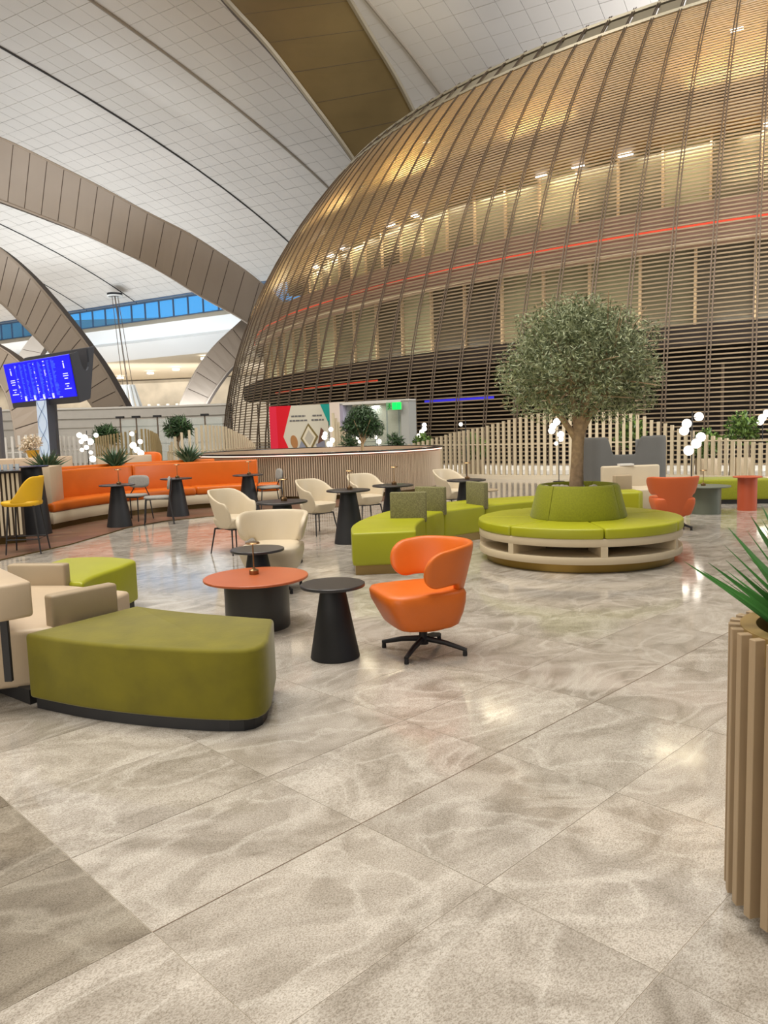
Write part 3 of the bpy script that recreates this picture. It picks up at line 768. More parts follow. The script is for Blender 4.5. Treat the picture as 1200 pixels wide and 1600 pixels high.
# ------------------------------------------------------------------ cream tub chairs
def tub_chair(label, loc, rz):
    r = thing('tub_chair', label, 'chair', loc, rz, 'cream tub chairs')
    f, h = upath(.245, .2, -.02); S = h + .20
    def zt(s): a = abs(s); return .81 - .155 * smooth(a, .14, .50) - .03 * smooth(a, .5, S) - .05 * smooth(a, S - .05, S)
    def zl(s): a = abs(s); return .33 + .0 * a + .05 * smooth(a, S - .1, S)
    def lean(z): return .075 * (z - .62) / .3
    B('shell', sheet(f, zl, zt, .042, S, 52, 22, lean), CREAM, r, True, 70)
    rg = [sel(0, (y0 + y1) / 2, hx, (y1 - y0) / 2, z, ee, 40) for z, hx, y0, y1, ee in ((.315, .10, -.12, .1, .7), (.325, .17, -.19, .16, .6), (.36, .195, -.235, .19, .55), (.42, .215, -.26, .20, .5), (.455, .215, -.27, .20, .5), (.472, .19, -.245, .18, .5), (.478, .08, -.1, .08, .6))]
    B('seat', loft(rg), CREAM, r, True, 70)
    bm = bmesh.new(); tube(bm, [(-.17, -.17, .318), (.17, -.17, .318), (.17, .15, .318), (-.17, .15, .318)], .010, 8, True)
    B('frame', bm, BLACK, r)
    for sx in (-1, 1):
        for sy, yy in ((-1, -.17), (1, .15)):
            B('leg', T([(sx * .17, yy, .32), (sx * .215, yy + sy * .05, 0.0)], [.011, .008], 8), BLACK, r)
    return r
def fl(x, Y): p = atY(x, 700, Y); return (p.x, Y, 0)
tub = tub_chair('cream tub chair nearest, left of the cream wing chair', fl(358, 9.75), math.radians(52))
for x, Y, a, lb in ((491, 11.3, 46, 'cream tub chair in the middle, pulled up left of the cone cafe table'), (569, 12.35, 32, 'cream tub chair facing the viewer just in front of the fluted bar'), (703, 12.9, 42, 'farthest cream tub chair, at the right end of the fluted bar')):
    dup(tub, fl(x, Y), math.radians(a), lb)

# ------------------------------------------------------------------ grey side chairs
def side_chair(label, loc, rz):
    r = thing('side_chair', label, 'chair', loc, rz, 'grey upholstered side chairs')
    rg = [sel(0, 0, hx, hz, z, .55, 36) for z, hx, hz in ((-.022, .16, .07), (-.018, .205, .105), (0, .215, .115), (.018, .205, .105), (.022, .16, .07))]
    o = B('backrest', loft(rg), GREYF, r, True, 70); o.rotation_euler = (math.radians(82), 0, 0); o.location = (0, .215, .70)
    rg = [sel(0, 0, hx, hy, z, .6, 36) for z, hx, hy in ((.44, .19, .18), (.446, .225, .215), (.465, .23, .22), (.482, .215, .205), (.487, .12, .12))]
    B('seat', loft(rg), GREYF, r, True, 70)
    B('rear_frame', T([(-.225, .27, 0), (-.20, .21, .45), (-.105, .245, .60), (-.10, .262, .74), (-.06, .265, .77), (.06, .265, .77), (.10, .262, .74), (.105, .245, .60), (.20, .21, .45), (.225, .27, 0)], .011, 8), BLACK, r)
    B('seat_rail', tube(bmesh.new(), [(-.2, -.18, .435), (.2, -.18, .435), (.2, .21, .435), (-.2, .21, .435)], .010, 8, True), BLACK, r)
    for sx in (-1, 1): B('leg', T([(sx * .20, -.18, .44), (sx * .215, -.22, 0)], .011, 8), BLACK, r)
    return r
sd = side_chair('grey side chair with an open black frame, right of the leftmost cafe table', fl(240, 13.3), math.radians(-75))
dup(sd, fl(203, 13.9), math.radians(-14), 'grey side chair against the booth, its oval back facing the viewer')
dup(sd, fl(417, 15.0), math.radians(-68), 'grey side chair at the far end of the booth, before the fluted bar')

# ------------------------------------------------------------------ yellow stool and left bar
st = thing('bar_stool', 'yellow leather bar stool on thin black legs at the left bar', 'stool', fl(33, 10.3), math.radians(-82))
f, h = upath(.20, .16, 0); S = h + .14
B('backrest', sheet(f, lambda s: .66 + .02 * smooth(abs(s), .3, S), lambda s: 1.03 - .31 * smooth(abs(s), .16, S + .02), .04, S, 48, 20, lambda z: .05 * (z - .8) / .3), YEL, st, True, 70)
B('seat', loft([sel(0, (y0 + y1) / 2, hx, (y1 - y0) / 2, z, .5, 36) for z, hx, y0, y1 in ((.635, .15, -.2, .15), (.645, .19, -.26, .19), (.68, .2, -.29, .2), (.705, .19, -.28, .19), (.71, .1, -.15, .1))]), YEL, st, True, 70)
legs = []
for sx in (-1, 1):
    for y0, y1 in ((-.18, -.23), (.14, .21)):
        B('leg', T([(sx * .15, y0, .645), (sx * .215, y1, 0)], [.013, .010], 8), BLACK, st)
B('footrest', tube(bmesh.new(), [(-.20, -.215, .2), (.20, -.215, .2), (.20, .19, .2), (-.20, .19, .2)], .009, 8, True), BLACK, st)

lb_ = thing('bar_counter', 'left bar counter with taupe vertical slats and glossy black top', 'counter', (0, 0, 0))
pe = at(34, 850); px = pe.x; py = pe.y
pth = bez([(px - 3.2, py + .2), (px - 1.6, py - .25), (px - .55, py - .12), (px, py + .15)], 8)
def offset(pl_, d):
    o = []
    for i, p in enumerate(pl_):
        a = pl_[max(0, i - 1)]; b_ = pl_[min(len(pl_) - 1, i + 1)]; t = Vector((b_[0] - a[0], b_[1] - a[1])).normalized()
        o.append((p[0] - t.y * d, p[1] + t.x * d))
    return o
bkp = offset(pth, .55)
B('body', prism(pth + bkp[::-1], .10, 1.04), M('bar_body', (70, 58, 44), .6), lb_, False)
B('plinth', prism(offset(pth, .03) + offset(pth, .5)[::-1], 0, .10), DKBROWN, lb_, False)
B('countertop', prism(offset(pth, -.07) + offset(pth, .62)[::-1], 1.04, 1.075, .006, 1), BLKGLOSS, lb_, False)
def along(pl_, step):
    res = []; acc = 0
    for a, b_ in zip(pl_, pl_[1:]):
        L = math.hypot(b_[0] - a[0], b_[1] - a[1])
        while acc <= L:
            q = acc / L; res.append((a[0] + (b_[0] - a[0]) * q, a[1] + (b_[1] - a[1]) * q, math.atan2(b_[1] - a[1], b_[0] - a[0]))); acc += step
        acc -= L
    return res
sl = None
for x, y, a in along(pth, .062):
    if sl is None: sl = B('slat', bx(-.017, .017, -.03, 0, .13, 1.04), FENCE, lb_, False); o = sl
    else: o = inst('slat', sl, lb_)
    o.location = (x, y, 0); o.rotation_euler = (0, 0, a)
tb2 = at(57, 835)
bt = round_table('tall black bar table on a wide cone base behind the yellow stool', 'table', tb2, .26, 1.10, cone(.24, .15, 1.10), BLKGLOSS, BLACK, name='bar_table')
GLS = M('drinking_glass', (205, 215, 222), .05, alpha=.45)
gl0 = None
for k in range(7):
    q = pth[-1]; x = px - .10 - k * .075; p = (x, py + .26 - .03 * k, 1.075)
    if gl0 is None:
        gl0 = tag(B('glass_tumbler', lathe([(.026, 0), (.034, .09), (.031, .09), (.024, .006)], 16), GLS), 'upturned drinking glass in the row on the left bar counter', 'glass', 'glasses lined up on the left bar'); gl0.location = p
    else:
        o = gl0.copy(); sc.collection.objects.link(o); o.location = p

# ------------------------------------------------------------------ orange booth
bth = thing('booth_bench', 'long curved orange leather booth with beige base along the plank floor', 'bench')
fr = bez([(-5.52, 12.80), (-5.22, 14.0), (-4.62, 15.05), (-3.82, 15.72), (-3.0, 16.05), (-2.2, 16.15)], 10)
def band(pl_, d0, d1, z0, z1, bev, mt, nm, parent, seg=3):
    return B(nm, prism(offset(pl_, d0) + offset(pl_, d1)[::-1], z0, z1, bev, seg), mt, parent, True, 60)
band(fr, .05, .62, 0, .10, 0, DKBROWN, 'plinth', bth)
band(fr, .02, .62, .10, .29, .004, M('booth_base', (206, 192, 164), .5), 'base_panel', bth, 1)
cuts = [0, 14, 30, 44, 51]
for a, b_ in zip(cuts, cuts[1:]):
    seg_ = fr[a:min(b_ + 1, len(fr))]
    band(seg_, 0, .50, .29, .46, .05, ORANGE2, 'seat_cushion', bth)
cuts = [0, 20, 44]
for a, b_ in zip(cuts, cuts[1:]):
    band(fr[a:b_ + 1], .47, .60, .42, .955, .035, ORANGE2, 'backrest', bth)
band(fr[:45], .62, .68, .0, .90, 0, BEIGE, 'back_panel', bth)
ep = B('end_panel', bx(-.18, .06, -.03, .75, 0.08, 1.06, .01, 2), BEIGE, bth); ep.location = (-5.62, 12.86, 0); ep.rotation_euler = (0, 0, .15)
# second booth back to back
fr2 = offset(fr[:46], 1.02)
tr = thing('planter_trough', 'beige planter trough running behind the orange booth', 'planter')
band(fr[2:39], .70, 1.0, 0, .90, .01, PUTTY, 'trough', tr)
fr3 = fr[3:37]
bt2 = thing('booth_bench', 'orange booth back rising behind the planter trough', 'bench')
band(fr3, 1.02, 1.14, .42, .99, .035, ORANGE2, 'backrest', bt2); band(fr3, 1.14, 1.55, 0, .45, .04, ORANGE2, 'seat_cushion', bt2)
for k, (i, lb) in enumerate(((8, 'spiky agave behind the booth, leftmost of three'), (19, 'spiky agave behind the booth, the middle one of three'), (31, 'spiky agave behind the booth, rightmost of three'))):
    p = offset(fr, .85)[i]
    rosette('agave', lb, (p[0], p[1], .90), 70, .50, .075, 'agaves in the trough behind the booth', .55, 1.35, M('agave_blue', (70, 98, 70), .45, var=.25, vscale=8), seed=20 + k)

# ------------------------------------------------------------------ fluted round bar
BC = (-1.66, 20.1); BR = 3.20
rb = thing('fluted_bar', 'large round bar with fluted taupe front, dark rim and glowing edge light', 'counter', (*BC, 0))
FLUTE = M('fluted_panel', (186, 166, 140), .5)
B('body', lathe([(BR - .16, .10), (BR - .06, .10), (BR - .06, .98), (BR - .16, .98)], 120, ring=True), M('fluted_backing', (120, 102, 84), .6), rb)
o = B('inner_wall', lathe([(BR - .22, .0), (BR - .22, 1.03), (BR - .17, 1.03), (BR - .17, 0)], 96, ring=True), M('bar_inner', (186, 160, 134), .5), rb)
B('plinth', lathe([(BR - .14, 0), (BR - .10, 0), (BR - .10, .10), (BR - .14, .10)], 96, ring=True), DKBROWN, rb)
vs, fs = [], []
nfl = 380
for k in range(nfl):
    a = 2 * PI * k / nfl; ca, sa = math.cos(a), math.sin(a); n0 = len(vs)
    for z in (.10, .955):
        for r_, t_ in ((BR - .07, -.014), (BR - .035, -.014), (BR - .025, 0), (BR - .035, .014), (BR - .07, .014)):
            vs.append((r_ * ca - t_ * sa, r_ * sa + t_ * ca, z))
    for q in range(4): fs.append((n0 + q, n0 + q + 1, n0 + q + 6, n0 + q + 5))
    fs.append(tuple(n0 + 5 + q for q in range(5)))
stuff(PY('fluting', vs, fs, FLUTE, rb))
B('countertop', lathe([(BR - .20, 1.02), (BR + .05, 1.02), (BR + .05, 1.05), (BR - .20, 1.05)], 120, ring=True), BLKGLOSS, rb)
LEDW = M('warm_led', (255, 206, 184), .4, emit=3.5)
B('light_strip', lathe([(BR - .02, .992), (BR + .015, .992), (BR + .015, 1.012), (BR - .02, 1.012)], 120, ring=True), LEDW, rb)
# raised inner bar wall
ib = 0 and B('inner_counter', lathe([(BR - 1.6, 0), (BR - 1.0, 0), (BR - 1.0, .9), (BR - 1.6, .9)], 80), M('inner_counter', (90, 76, 62), .4), rb)

# ------------------------------------------------------------------ serpentine sofa
def V2(x, y, z=.45): p = at(x, y, z); return (p.x, p.y)
inner = bez([(.33, 7.93), (.36, 8.45), (.47, 9.0), (.72, 9.66), (1.28, 10.20), (2.1, 10.72), (3.0, 10.9)], 8)
outer = bez([(-.34, 7.88), (-.36, 8.6), (-.18, 9.4), (.20, 10.25), (.86, 10.95), (1.9, 11.45), (2.95, 11.6)], 8)
cutI = [0, 17, 25, 33, 48]; cutO = [0, 14, 23, 33, 48]
mods = ['nearest section of the lime serpentine sofa with a squared front end', 'second section of the lime serpentine sofa, between the first two moss dividers', 'third section of the lime serpentine sofa, between the second and third dividers', 'last section of the lime serpentine sofa, running behind the tree bench']
msec = []
for k in range(4):
    a, b_ = cutI[k], cutI[k + 1]; c, d = cutO[k], cutO[k + 1]
    poly = inner[a:b_ + 1] + outer[c:d + 1][::-1]
    msec.append(module('serpentine_sofa', mods[k], 'sofa', poly, LIME, GOLDPL, .10, .45, .028, .05, 'serpentine sofa sections'))
for k, lb in ((1, 'n'), (2, 'n'), (3, 'n')):
    I = Vector(inner[cutI[k]]); O = Vector(outer[cutO[k]]); d = (I - O).normalized()
    I2 = I + d * .015; O2 = I - d * .42
    r_, c0 = msec[k - 1]
    panel(r_, c0, I2, O2, .40, .76, .075, MOSS, 'divider', .015)

# ------------------------------------------------------------------ tree bench
C0 = (2.20, 8.66)
tbn = thing('tree_bench', 'round lime upholstered bench with open cream wooden base around the olive tree', 'bench', (*C0, 0))
RB = 1.11; CW = M('cream_lacquer', (206, 190, 160), .45)
B('plinth', lathe([(RB - .10, 0), (RB - .08, .004), (RB - .08, .10), (RB - .10, .10)], 96, ring=True), M('gold_plinth', (150, 122, 56), .3, metal=.6), tbn)
B('lower_band', lathe([(.3, .095), (RB, .095), (RB + .003, .10), (RB + .003, .165), (RB, .17), (.3, .17)], 96, ring=True), CW, tbn)
B('upper_band', lathe([(.3, .275), (RB, .275), (RB + .003, .28), (RB + .003, .35), (RB, .355), (.3, .355)], 96, ring=True), CW, tbn)
B('inner_wall', lathe([(.60, .17), (.60, .275)], 64), M('inner_wall_brown', (96, 78, 56), .6), tbn)  # plain brown wall behind the bench openings
pa = [-104.8 + (-37.6) + 51.43 * k + 0 for k in range(7)]
for a in pa:
    o = B('upright', bx(.58, RB + .001, -.035, .035, .168, .277), CW, tbn, False); o.rotation_euler = (0, 0, math.radians(a))
def wedge(r0, r1, a0, a1, z0, z1, bev, n=14):
    o = arcp((0, 0), r1, a0, a1, n); i = arcp((0, 0), r0, a0, a1, n)
    return prism(o + i[::-1], z0, z1, bev, 3)
for k in range(7):
    B('seat_cushion', wedge(.42, RB + .012, pa[k] + .25, pa[k] + 51.43 - .25, .353, .462, .022), LIME, tbn, True, 60)
# tapered planter backrest, four upholstered panels
def cone_panel(a0, a1, n=16):
    rings = []
    for i in range(n + 1):
        a = math.radians(a0 + (a1 - a0) * i / n); k = 1
        if i in (0, n): k = 0
        pf = [(.525, .455), (.535 - .01 * (1 - k), .48), (.455 - .012 * (1 - k), .80), (.435, .825), (.405, .83), (.385, .81), (.385, .72), (.40, .455)]
        rings.append([(r * math.cos(a), r * math.sin(a), z) for r, z in pf])
    return loft(rings)
for k in range(4):
    a = -104.8 - 36 + 96 * k if k < 2 else (-104.8 - 36 + 192 + 84 * (k - 2))
    w_ = 96 if k < 2 else 84
    B('planter_panel', cone_panel(a + .4, a + w_ - .4), LIMEFAB, tbn, True, 50)
B('soil', lathe([(0, .76), (.388, .76)], 40), SOIL, tbn)
for k in range(46):
    a = random.uniform(0, 2 * PI); rr = random.uniform(.15, .36); s = random.uniform(.6, 1.3)
    o = inst('pebble', peb, tbn, (rr * math.cos(a), rr * math.sin(a), .775 + random.uniform(0, .02)), (random.random(), 0, a), (1.6 * s, 1.1 * s, .8 * s))

# ------------------------------------------------------------------ trees
def leaves(name, blobs, n, ll, lw, mt, parent, seed=0, shell=.55, up=.2):
    rg = np.random.default_rng(seed); tot = sum(b_[3] * b_[4] * b_[5] for b_ in blobs)
    V = []
    for cx, cy, cz_, rx, ry, rz_ in blobs:
        k = int(n * rx * ry * rz_ / tot)
        d = rg.normal(size=(k, 3)); d /= np.linalg.norm(d, axis=1)[:, None]
        rad = shell + (1.04 - shell) * rg.random(k) ** .6
        P = d * rad[:, None] * np.array([rx, ry, rz_]) + np.array([cx, cy, cz_])
        ax = d * .7 + rg.normal(size=(k, 3)) * .8 + np.array([0, 0, up]); ax /= np.linalg.norm(ax, axis=1)[:, None]
        sd_ = np.cross(ax, rg.normal(size=(k, 3))); sd_ /= np.linalg.norm(sd_, axis=1)[:, None]
        L = ll * (.7 + .6 * rg.random(k))[:, None]; W = lw * (.7 + .6 * rg.random(k))[:, None]
        V.append(np.stack([P - ax * L / 2, P + sd_ * W / 2, P + ax * L / 2, P - sd_ * W / 2], 1))
    V = np.concatenate(V).reshape(-1, 3); nf = len(V) // 4
    me = bpy.data.meshes.new(name); me.vertices.add(len(V)); me.vertices.foreach_set('co', V.ravel())
    me.loops.add(nf * 4); me.loops.foreach_set('vertex_index', np.arange(nf * 4)); me.polygons.add(nf)
    me.polygons.foreach_set('loop_start', np.arange(nf) * 4); me.polygons.foreach_set('loop_total', np.full(nf, 4)); me.update(calc_edges=True)
    return stuff(finish(name, me, mt, parent, False))
ot = thing('olive_tree', 'round crowned olive tree growing out of the lime bench planter', 'tree', (C0[0], C0[1], .76))
bm = bmesh.new()
tube(bm, [(-.02, 0, 0), (-.01, 0, .25), (0, .0, .5), (.02, 0, .72), (.03, 0, .82)], [.085, .072, .068, .074, .06], 12)
for pts, r_ in (([(0, 0, .56), (-.10, 0, .70), (-.24, .02, .90), (-.40, .05, 1.2)], [.05, .036, .03, .016]), ([(.01, 0, .66), (-.02, .03, .86), (-.06, .05, 1.15), (-.1, .05, 1.6)], [.055, .04, .03, .012]),
               ([(.02, 0, .64), (.12, 0, .82), (.28, -.02, 1.0), (.5, -.05, 1.35)], [.055, .042, .03, .014]), ([(.02, 0, .68), (.08, .08, .9), (.12, .2, 1.2), (.2, .3, 1.6)], [.05, .035, .025, .01]),
               ([(.02, 0, .7), (.08, -.08, .95), (.1, -.25, 1.2), (.05, -.35, 1.6)], [.045, .03, .022, .01])):
    tube(bm, pts, r_, 8)
rr_ = random.Random(2)
for k in range(60):
    a = rr_.uniform(0, 2 * PI); e_ = rr_.uniform(-.3, 1.2); L = rr_.uniform(.5, .85); b0 = Vector((rr_.uniform(-.3, .4), rr_.uniform(-.2, .2), rr_.uniform(1.0, 1.5)))
    tube(bm, [b0, b0 + Vector((math.cos(a) * math.cos(e_) * L * .5, math.sin(a) * math.cos(e_) * L * .5, math.sin(e_) * L * .45)), b0 + Vector((math.cos(a) * math.cos(e_) * L, math.sin(a) * math.cos(e_) * L, math.sin(e_) * L))], [.012, .008, .003], 5)
B('trunk', bm, BARK, ot)
bl = [(.03, 0, 1.40, .72, .70, .60)]
for k in range(26):
    a = k * 2.4; e_ = -.55 + 1.9 * ((k + .5) / 26)
    bl.append((.03 + .64 * math.cos(a) * math.cos(e_), .6 * math.sin(a) * math.cos(e_), 1.36 + .56 * math.sin(e_), rr_.uniform(.24, .36), rr_.uniform(.24, .34), rr_.uniform(.18, .28)))
bl += [(-.72, 0, 1.25, .22, .25, .16), (.80, -.1, 1.72, .16, .2, .14), (.75, 0, 1.25, .24, .25, .2), (-.55, -.2, 1.85, .22, .22, .14), (.3, -.3, .86, .34, .25, .13), (-.35, -.3, .88, .34, .25, .13), (.62, 0, .95, .28, .25, .14), (-.6, 0, .98, .26, .25, .14)]
leaves('foliage', bl, 26000, .062, .014, OLIVE, ot, 4, .15)

def small_tree(name, label, loc, trunk_h, rad, mt, n, ll, lw, cat='tree', bark=BARK, group=None, pot=None):
    r = thing(name, label, cat, loc, 0, group)
    bm = T([(0, 0, 0), (.03, 0, trunk_h * .4), (-.02, 0, trunk_h * .8), (0, 0, trunk_h + rad * .6)], [.06, .05, .04, .015], 8)
    for k in range(6):
        a = k * 1.05; tube(bm, [(0, 0, trunk_h * .85), (math.cos(a) * rad * .4, math.sin(a) * rad * .4, trunk_h + rad * .3), (math.cos(a) * rad * .8, math.sin(a) * rad * .8, trunk_h + rad * .8)], [.022, .014, .006], 5)
    B('trunk', bm, bark, r)
    if cat == 'plant': n = n // 2
    leaves('foliage', [(0, 0, trunk_h + rad * .75, rad * (.7 if cat == 'plant' else .85), rad * .8, rad * .8), (rad * .5, 0, trunk_h + rad * .4, rad * .6, rad * .6, rad * .5), (-rad * .5, 0, trunk_h + rad * .45, rad * .6, rad * .6, rad * .5)], n, ll, lw, mt, r, 9, .2, -.4)
    if cat == 'plant': leaves('frond', [(0, 0, trunk_h + rad * .6, rad * 1.1, rad * 1.1, rad * .9)], 420, .42, .05, mt, r, 5, .1, .1)
    if pot: B('pot', lathe([(pot * .8, -.0), (pot, .45), (pot * .9, .45), (pot * .85, .40), (0, .40)], 24), PUTTY, r)
    return r
# small ficus standing inside the round bar
p = atY(567, 690, 20.2)
small_tree('ficus_tree', 'small dark leaved tree with pale twisted trunk inside the round bar', (p.x, p.y, .0), 1.35, .52, DGREEN, 3600, .13, .026, bark=M('pale_bark', (196, 168, 128), .8, bump=.5), pot=.2)
for x, Y, th_, rd, lb in ((166, 27, 1.35, .40, 'feathery dark green palm left behind the fences'), (279, 27.5, 1.5, .46, 'bushy dark green palm right behind the left fences')):
    p = atY(x, 690, Y); small_tree('potted_palm', lb, (p.x, p.y, 0), th_, rd, DGREEN, 1500, .26, .035, 'plant', pot=.3)
def shrub(label, loc, blobs, n, mt=BGREEN, ll=.12, lw=.05, group=None, potbox=True):
    r = thing('potted_shrub', label, 'plant', loc, 0, group)
    leaves('foliage', blobs, n, ll, lw, mt, r, 11, .0)
    if potbox: B('pot', bx(-.22, .22, -.22, .22, 0, .5, .02, 2), TAUPE, r)
    B('stem', T([(0, 0, .4), (0, 0, 1.0)], .02, 6), BARK, r)
    return r
for x, Y, hh, rad, lb in ((740, 23.6, 1.0, .36, 'leafy shrub in a box pot behind the fence near the bar end'), (660, 24.8, 1.1, .3, 'low shrub just behind the right end of the round bar'), (985, 21.6, 1.35, .4, 'dark shrub behind the fence above the grey sofa'), (1104, 20.4, 1.0, .32, 'green shrub behind the fence right of the globe floor lamp'), (1158, 20.2, 1.35, .40, 'tall leafy green shrub behind the fence near the right edge'), (1228, 19.6, 1.2, .40, 'leafy shrub behind the fence at the right edge of the frame')):
    p = atY(x, 690, Y); shrub(lb, (p.x, p.y, 0), [(0, 0, hh, rad, rad, rad * .9), (rad * .6, 0, hh - .25, rad * .7, rad * .7, rad * .6), (-rad * .5, 0, hh - .35, rad * .7, rad * .6, rad * .6)], 900)
for x, Y, lb in ((617, 23.6, 'small palm by the glass portal, behind the round bar'), (545, 24.2, 'small dark palm beside the white portal pillar')):
    p = atY(x, 690, Y); shrub(lb, (p.x, p.y, 0), [(0, 0, 1.15, .28, .28, .28), (.2, 0, .95, .2, .2, .2)], 350, DGREEN, .2, .035)

# ------------------------------------------------------------------ fences of upright posts
def fence(name, label, pts, tops, spacing, w_, mt, kerb=True, rail=None):
    r = thing(name, label, 'fence')
    L = [0]
    for a, b_ in zip(pts, pts[1:]): L.append(L[-1] + math.hypot(b_[0] - a[0], b_[1] - a[1]))
    src = None
    for x, y, a in along(pts, spacing):
        s = min(range(len(pts)), key=lambda i: (pts[i][0] - x) ** 2 + (pts[i][1] - y) ** 2) / (len(pts) - 1)
        h = np.interp(s, [t[0] for t in tops], [t[1] for t in tops])
        if src is None: src = B('post', bx(-w_ / 2, w_ / 2, -w_ * .38, w_ * .38, 0, 1), mt, r, False); o = src
        else: o = inst('post', src, r)
        o.location = (x, y, .10 if kerb else 0); o.rotation_euler = (0, 0, a); o.scale = (1, 1, float(h) - (.10 if kerb else 0))
    if kerb: B('kerb', prism(offset(pts, -.14) + offset(pts, .14)[::-1], 0, .11), PUTTY, r, False)
    if rail: B('rail', T([(x, y, rail) for x, y in pts], .02, 6), mt, r)
    return r
fpts = bez([(.6, 24.7), (1.84, 23.7), (3.06, 22.5), (4.49, 21.5), (6.0, 20.9), (7.3, 20.3), (8.3, 19.4), (9.0, 18.4), (10.2, 17.2), (11.5, 16.4)], 10)
def fy(x): # parameter of fence point nearest bearing x
    k = min(range(len(fpts)), key=lambda i: abs(600 + 1200 * (fpts[i][0] / fpts[i][1]) * 1.0 - x)); return k / (len(fpts) - 1)
tops = sorted((fy(x), z) for x, z in ((640, 1.0), (675, 1.15), (714, 1.37), (758, 1.5), (806, 1.72), (835, 1.82), (980, 1.80), (1012, 1.6), (1035, 1.5), (1065, 1.3), (1112, 1.1), (1150, 1.0), (1190, .93), (1300, .9)))
fence('post_fence', 'undulating fence of pale upright posts in front of the dome', fpts, tops, .176, .080, FENCE, rail=.98)
def YP(l): return bez([tuple(atY(x, 690, Y).xy) for x, Y in l], 10)
f2 = YP([(150, 25.5), (178, 24.5), (215, 24.0), (240, 25.0), (252, 27.0)])
fence('post_fence', 'bronze toned curved post fence left, behind the middle agave', f2, [(0, 1.55), (.3, 1.66), (.6, 1.78), (.85, 1.6), (1, 1.15)], .20, .055, FENCE_D, rail=1.0)
f3 = YP([(262, 25.6), (275, 25.0), (310, 25.2), (345, 26.5), (372, 28), (400, 30)])
fence('post_fence', 'pale post fence between the agaves and the dome', f3, [(0, 1.0), (.2, 1.55), (.45, 1.85), (.65, 1.8), (.85, 1.5), (1, 1.0)], .24, .075, FENCE, rail=1.0)
f4 = YP([(-20, 27), (20, 27), (60, 27.5), (110, 29), (150, 30)])
fence('post_fence', 'faint grey post fence at far left behind the beige banquette', f4, [(0, 1.6), (.5, 1.75), (1, 1.5)], .22, .08, PARAPET, rail=1.1)
f5 = YP([(522, 25.2), (533, 25.6), (545, 26.0), (556, 26.4)])
fence('post_fence', 'short descending post screen beside the white portal pillar', f5, [(0, 2.1), (.4, 1.6), (1, 1.15)], .16, .085, FENCE)

# ------------------------------------------------------------------ stepped parapet, balustrade
pw = bez([(-38, 43), (-28, 46.5), (-20, 48.3), (-14, 49.0), (-9.4, 48.5)], 8)
par = thing('stepped_parapet', 'long grey beige parapet with horizontal stepped bands at far left', 'wall')
for k in range(6):
    z0 = .02 + k * .55; off = [0, .10, .02, .14, .05, -.06][k]
    band(pw, off - .3, .3, z0, z0 + .54, 0, PARAPET, 'parapet_band', par)
band(pw, -.45, .32, 3.32, 3.45, .02, WHITE, 'coping', par, 1)
gbp = YP([(165, 37), (230, 37), (290, 36), (340, 35.5)])
gb = thing('glass_balustrade', 'clear glass balustrade with slim dark capped posts before the parapet', 'railing')
for k, x in enumerate((190, 215, 248, 322)):
    p = atY(x, 690, 36.5)
    o = B('post', T([(0, 0, 0), (0, 0, 2.45)], .035, 8), RIB, gb); o.location = (p.x, p.y, 0)
    B('post_cap', bx(-.18, .18, -.1, .1, 2.42, 2.52), BLACK, o, False)
for xa, xb in ((190, 215), (215, 248), (248, 322), (322, 350)):
    a, b_ = atY(xa + 1, 690, 36.5), atY(xb - 1, 690, 36.5)
    PY('glass_panel', [(a.x, 36.5, .1), (b_.x, 36.5, .1), (b_.x, 36.5, 2.35), (a.x, 36.5, 2.35), (a.x, 36.53, .1), (b_.x, 36.53, .1), (b_.x, 36.53, 2.35), (a.x, 36.53, 2.35)], [(0, 1, 2, 3), (7, 6, 5, 4), (0, 4, 5, 1), (1, 5, 6, 2), (2, 6, 7, 3), (3, 7, 4, 0)], GLASS, gb)

# beige banquette behind the left bar
bq = thing('beige_banquette', 'beige leather banquette back behind the left bar and booth', 'bench')
qa = [tuple(atY(x, 690, Y).xy) for x, Y in ((-30, 16.6), (20, 16.9), (60, 17.2), (112, 17.8))]
qs = bez(qa, 4)
for a, b_ in ((0, 4), (4, 8), (8, 12)):
    band(qs[a:b_ + 1], 0, .14, .35, 1.13, .03, BEIGE, 'backrest', bq)
band(qs, .14, .7, 0, .45, .03, BEIGE, 'seat', bq)
bq2 = thing('beige_banquette', 'short beige banquette back glimpsed between the first two agaves', 'bench')
qs2 = bez([tuple(atY(x, 690, Y).xy) for x, Y in ((150, 19.2), (190, 19.6), (236, 20.2))], 4)
band(qs2, 0, .14, .35, 1.05, .03, BEIGE, 'backrest', bq2); band(qs2, .14, .7, 0, .45, .03, BEIGE, 'seat', bq2)
# flowers
p = atY(50, 700, 17.25)
fa = thing('flower_arrangement', 'pale dried flower arrangement in a yellow pot on the beige banquette', 'flowers', (p.x, p.y + .02, 1.13))
B('pot', lathe([(.10, 0), (.14, .16), (.12, .16), (.1, .05)], 20), M('yellow_pot', (206, 160, 48), .4), fa)
leaves('blossom', [(0, 0, .34, .24, .14, .16), (-.12, 0, .22, .2, .12, .12)], 700, .07, .03, PALE, fa, 3, .1, .5)

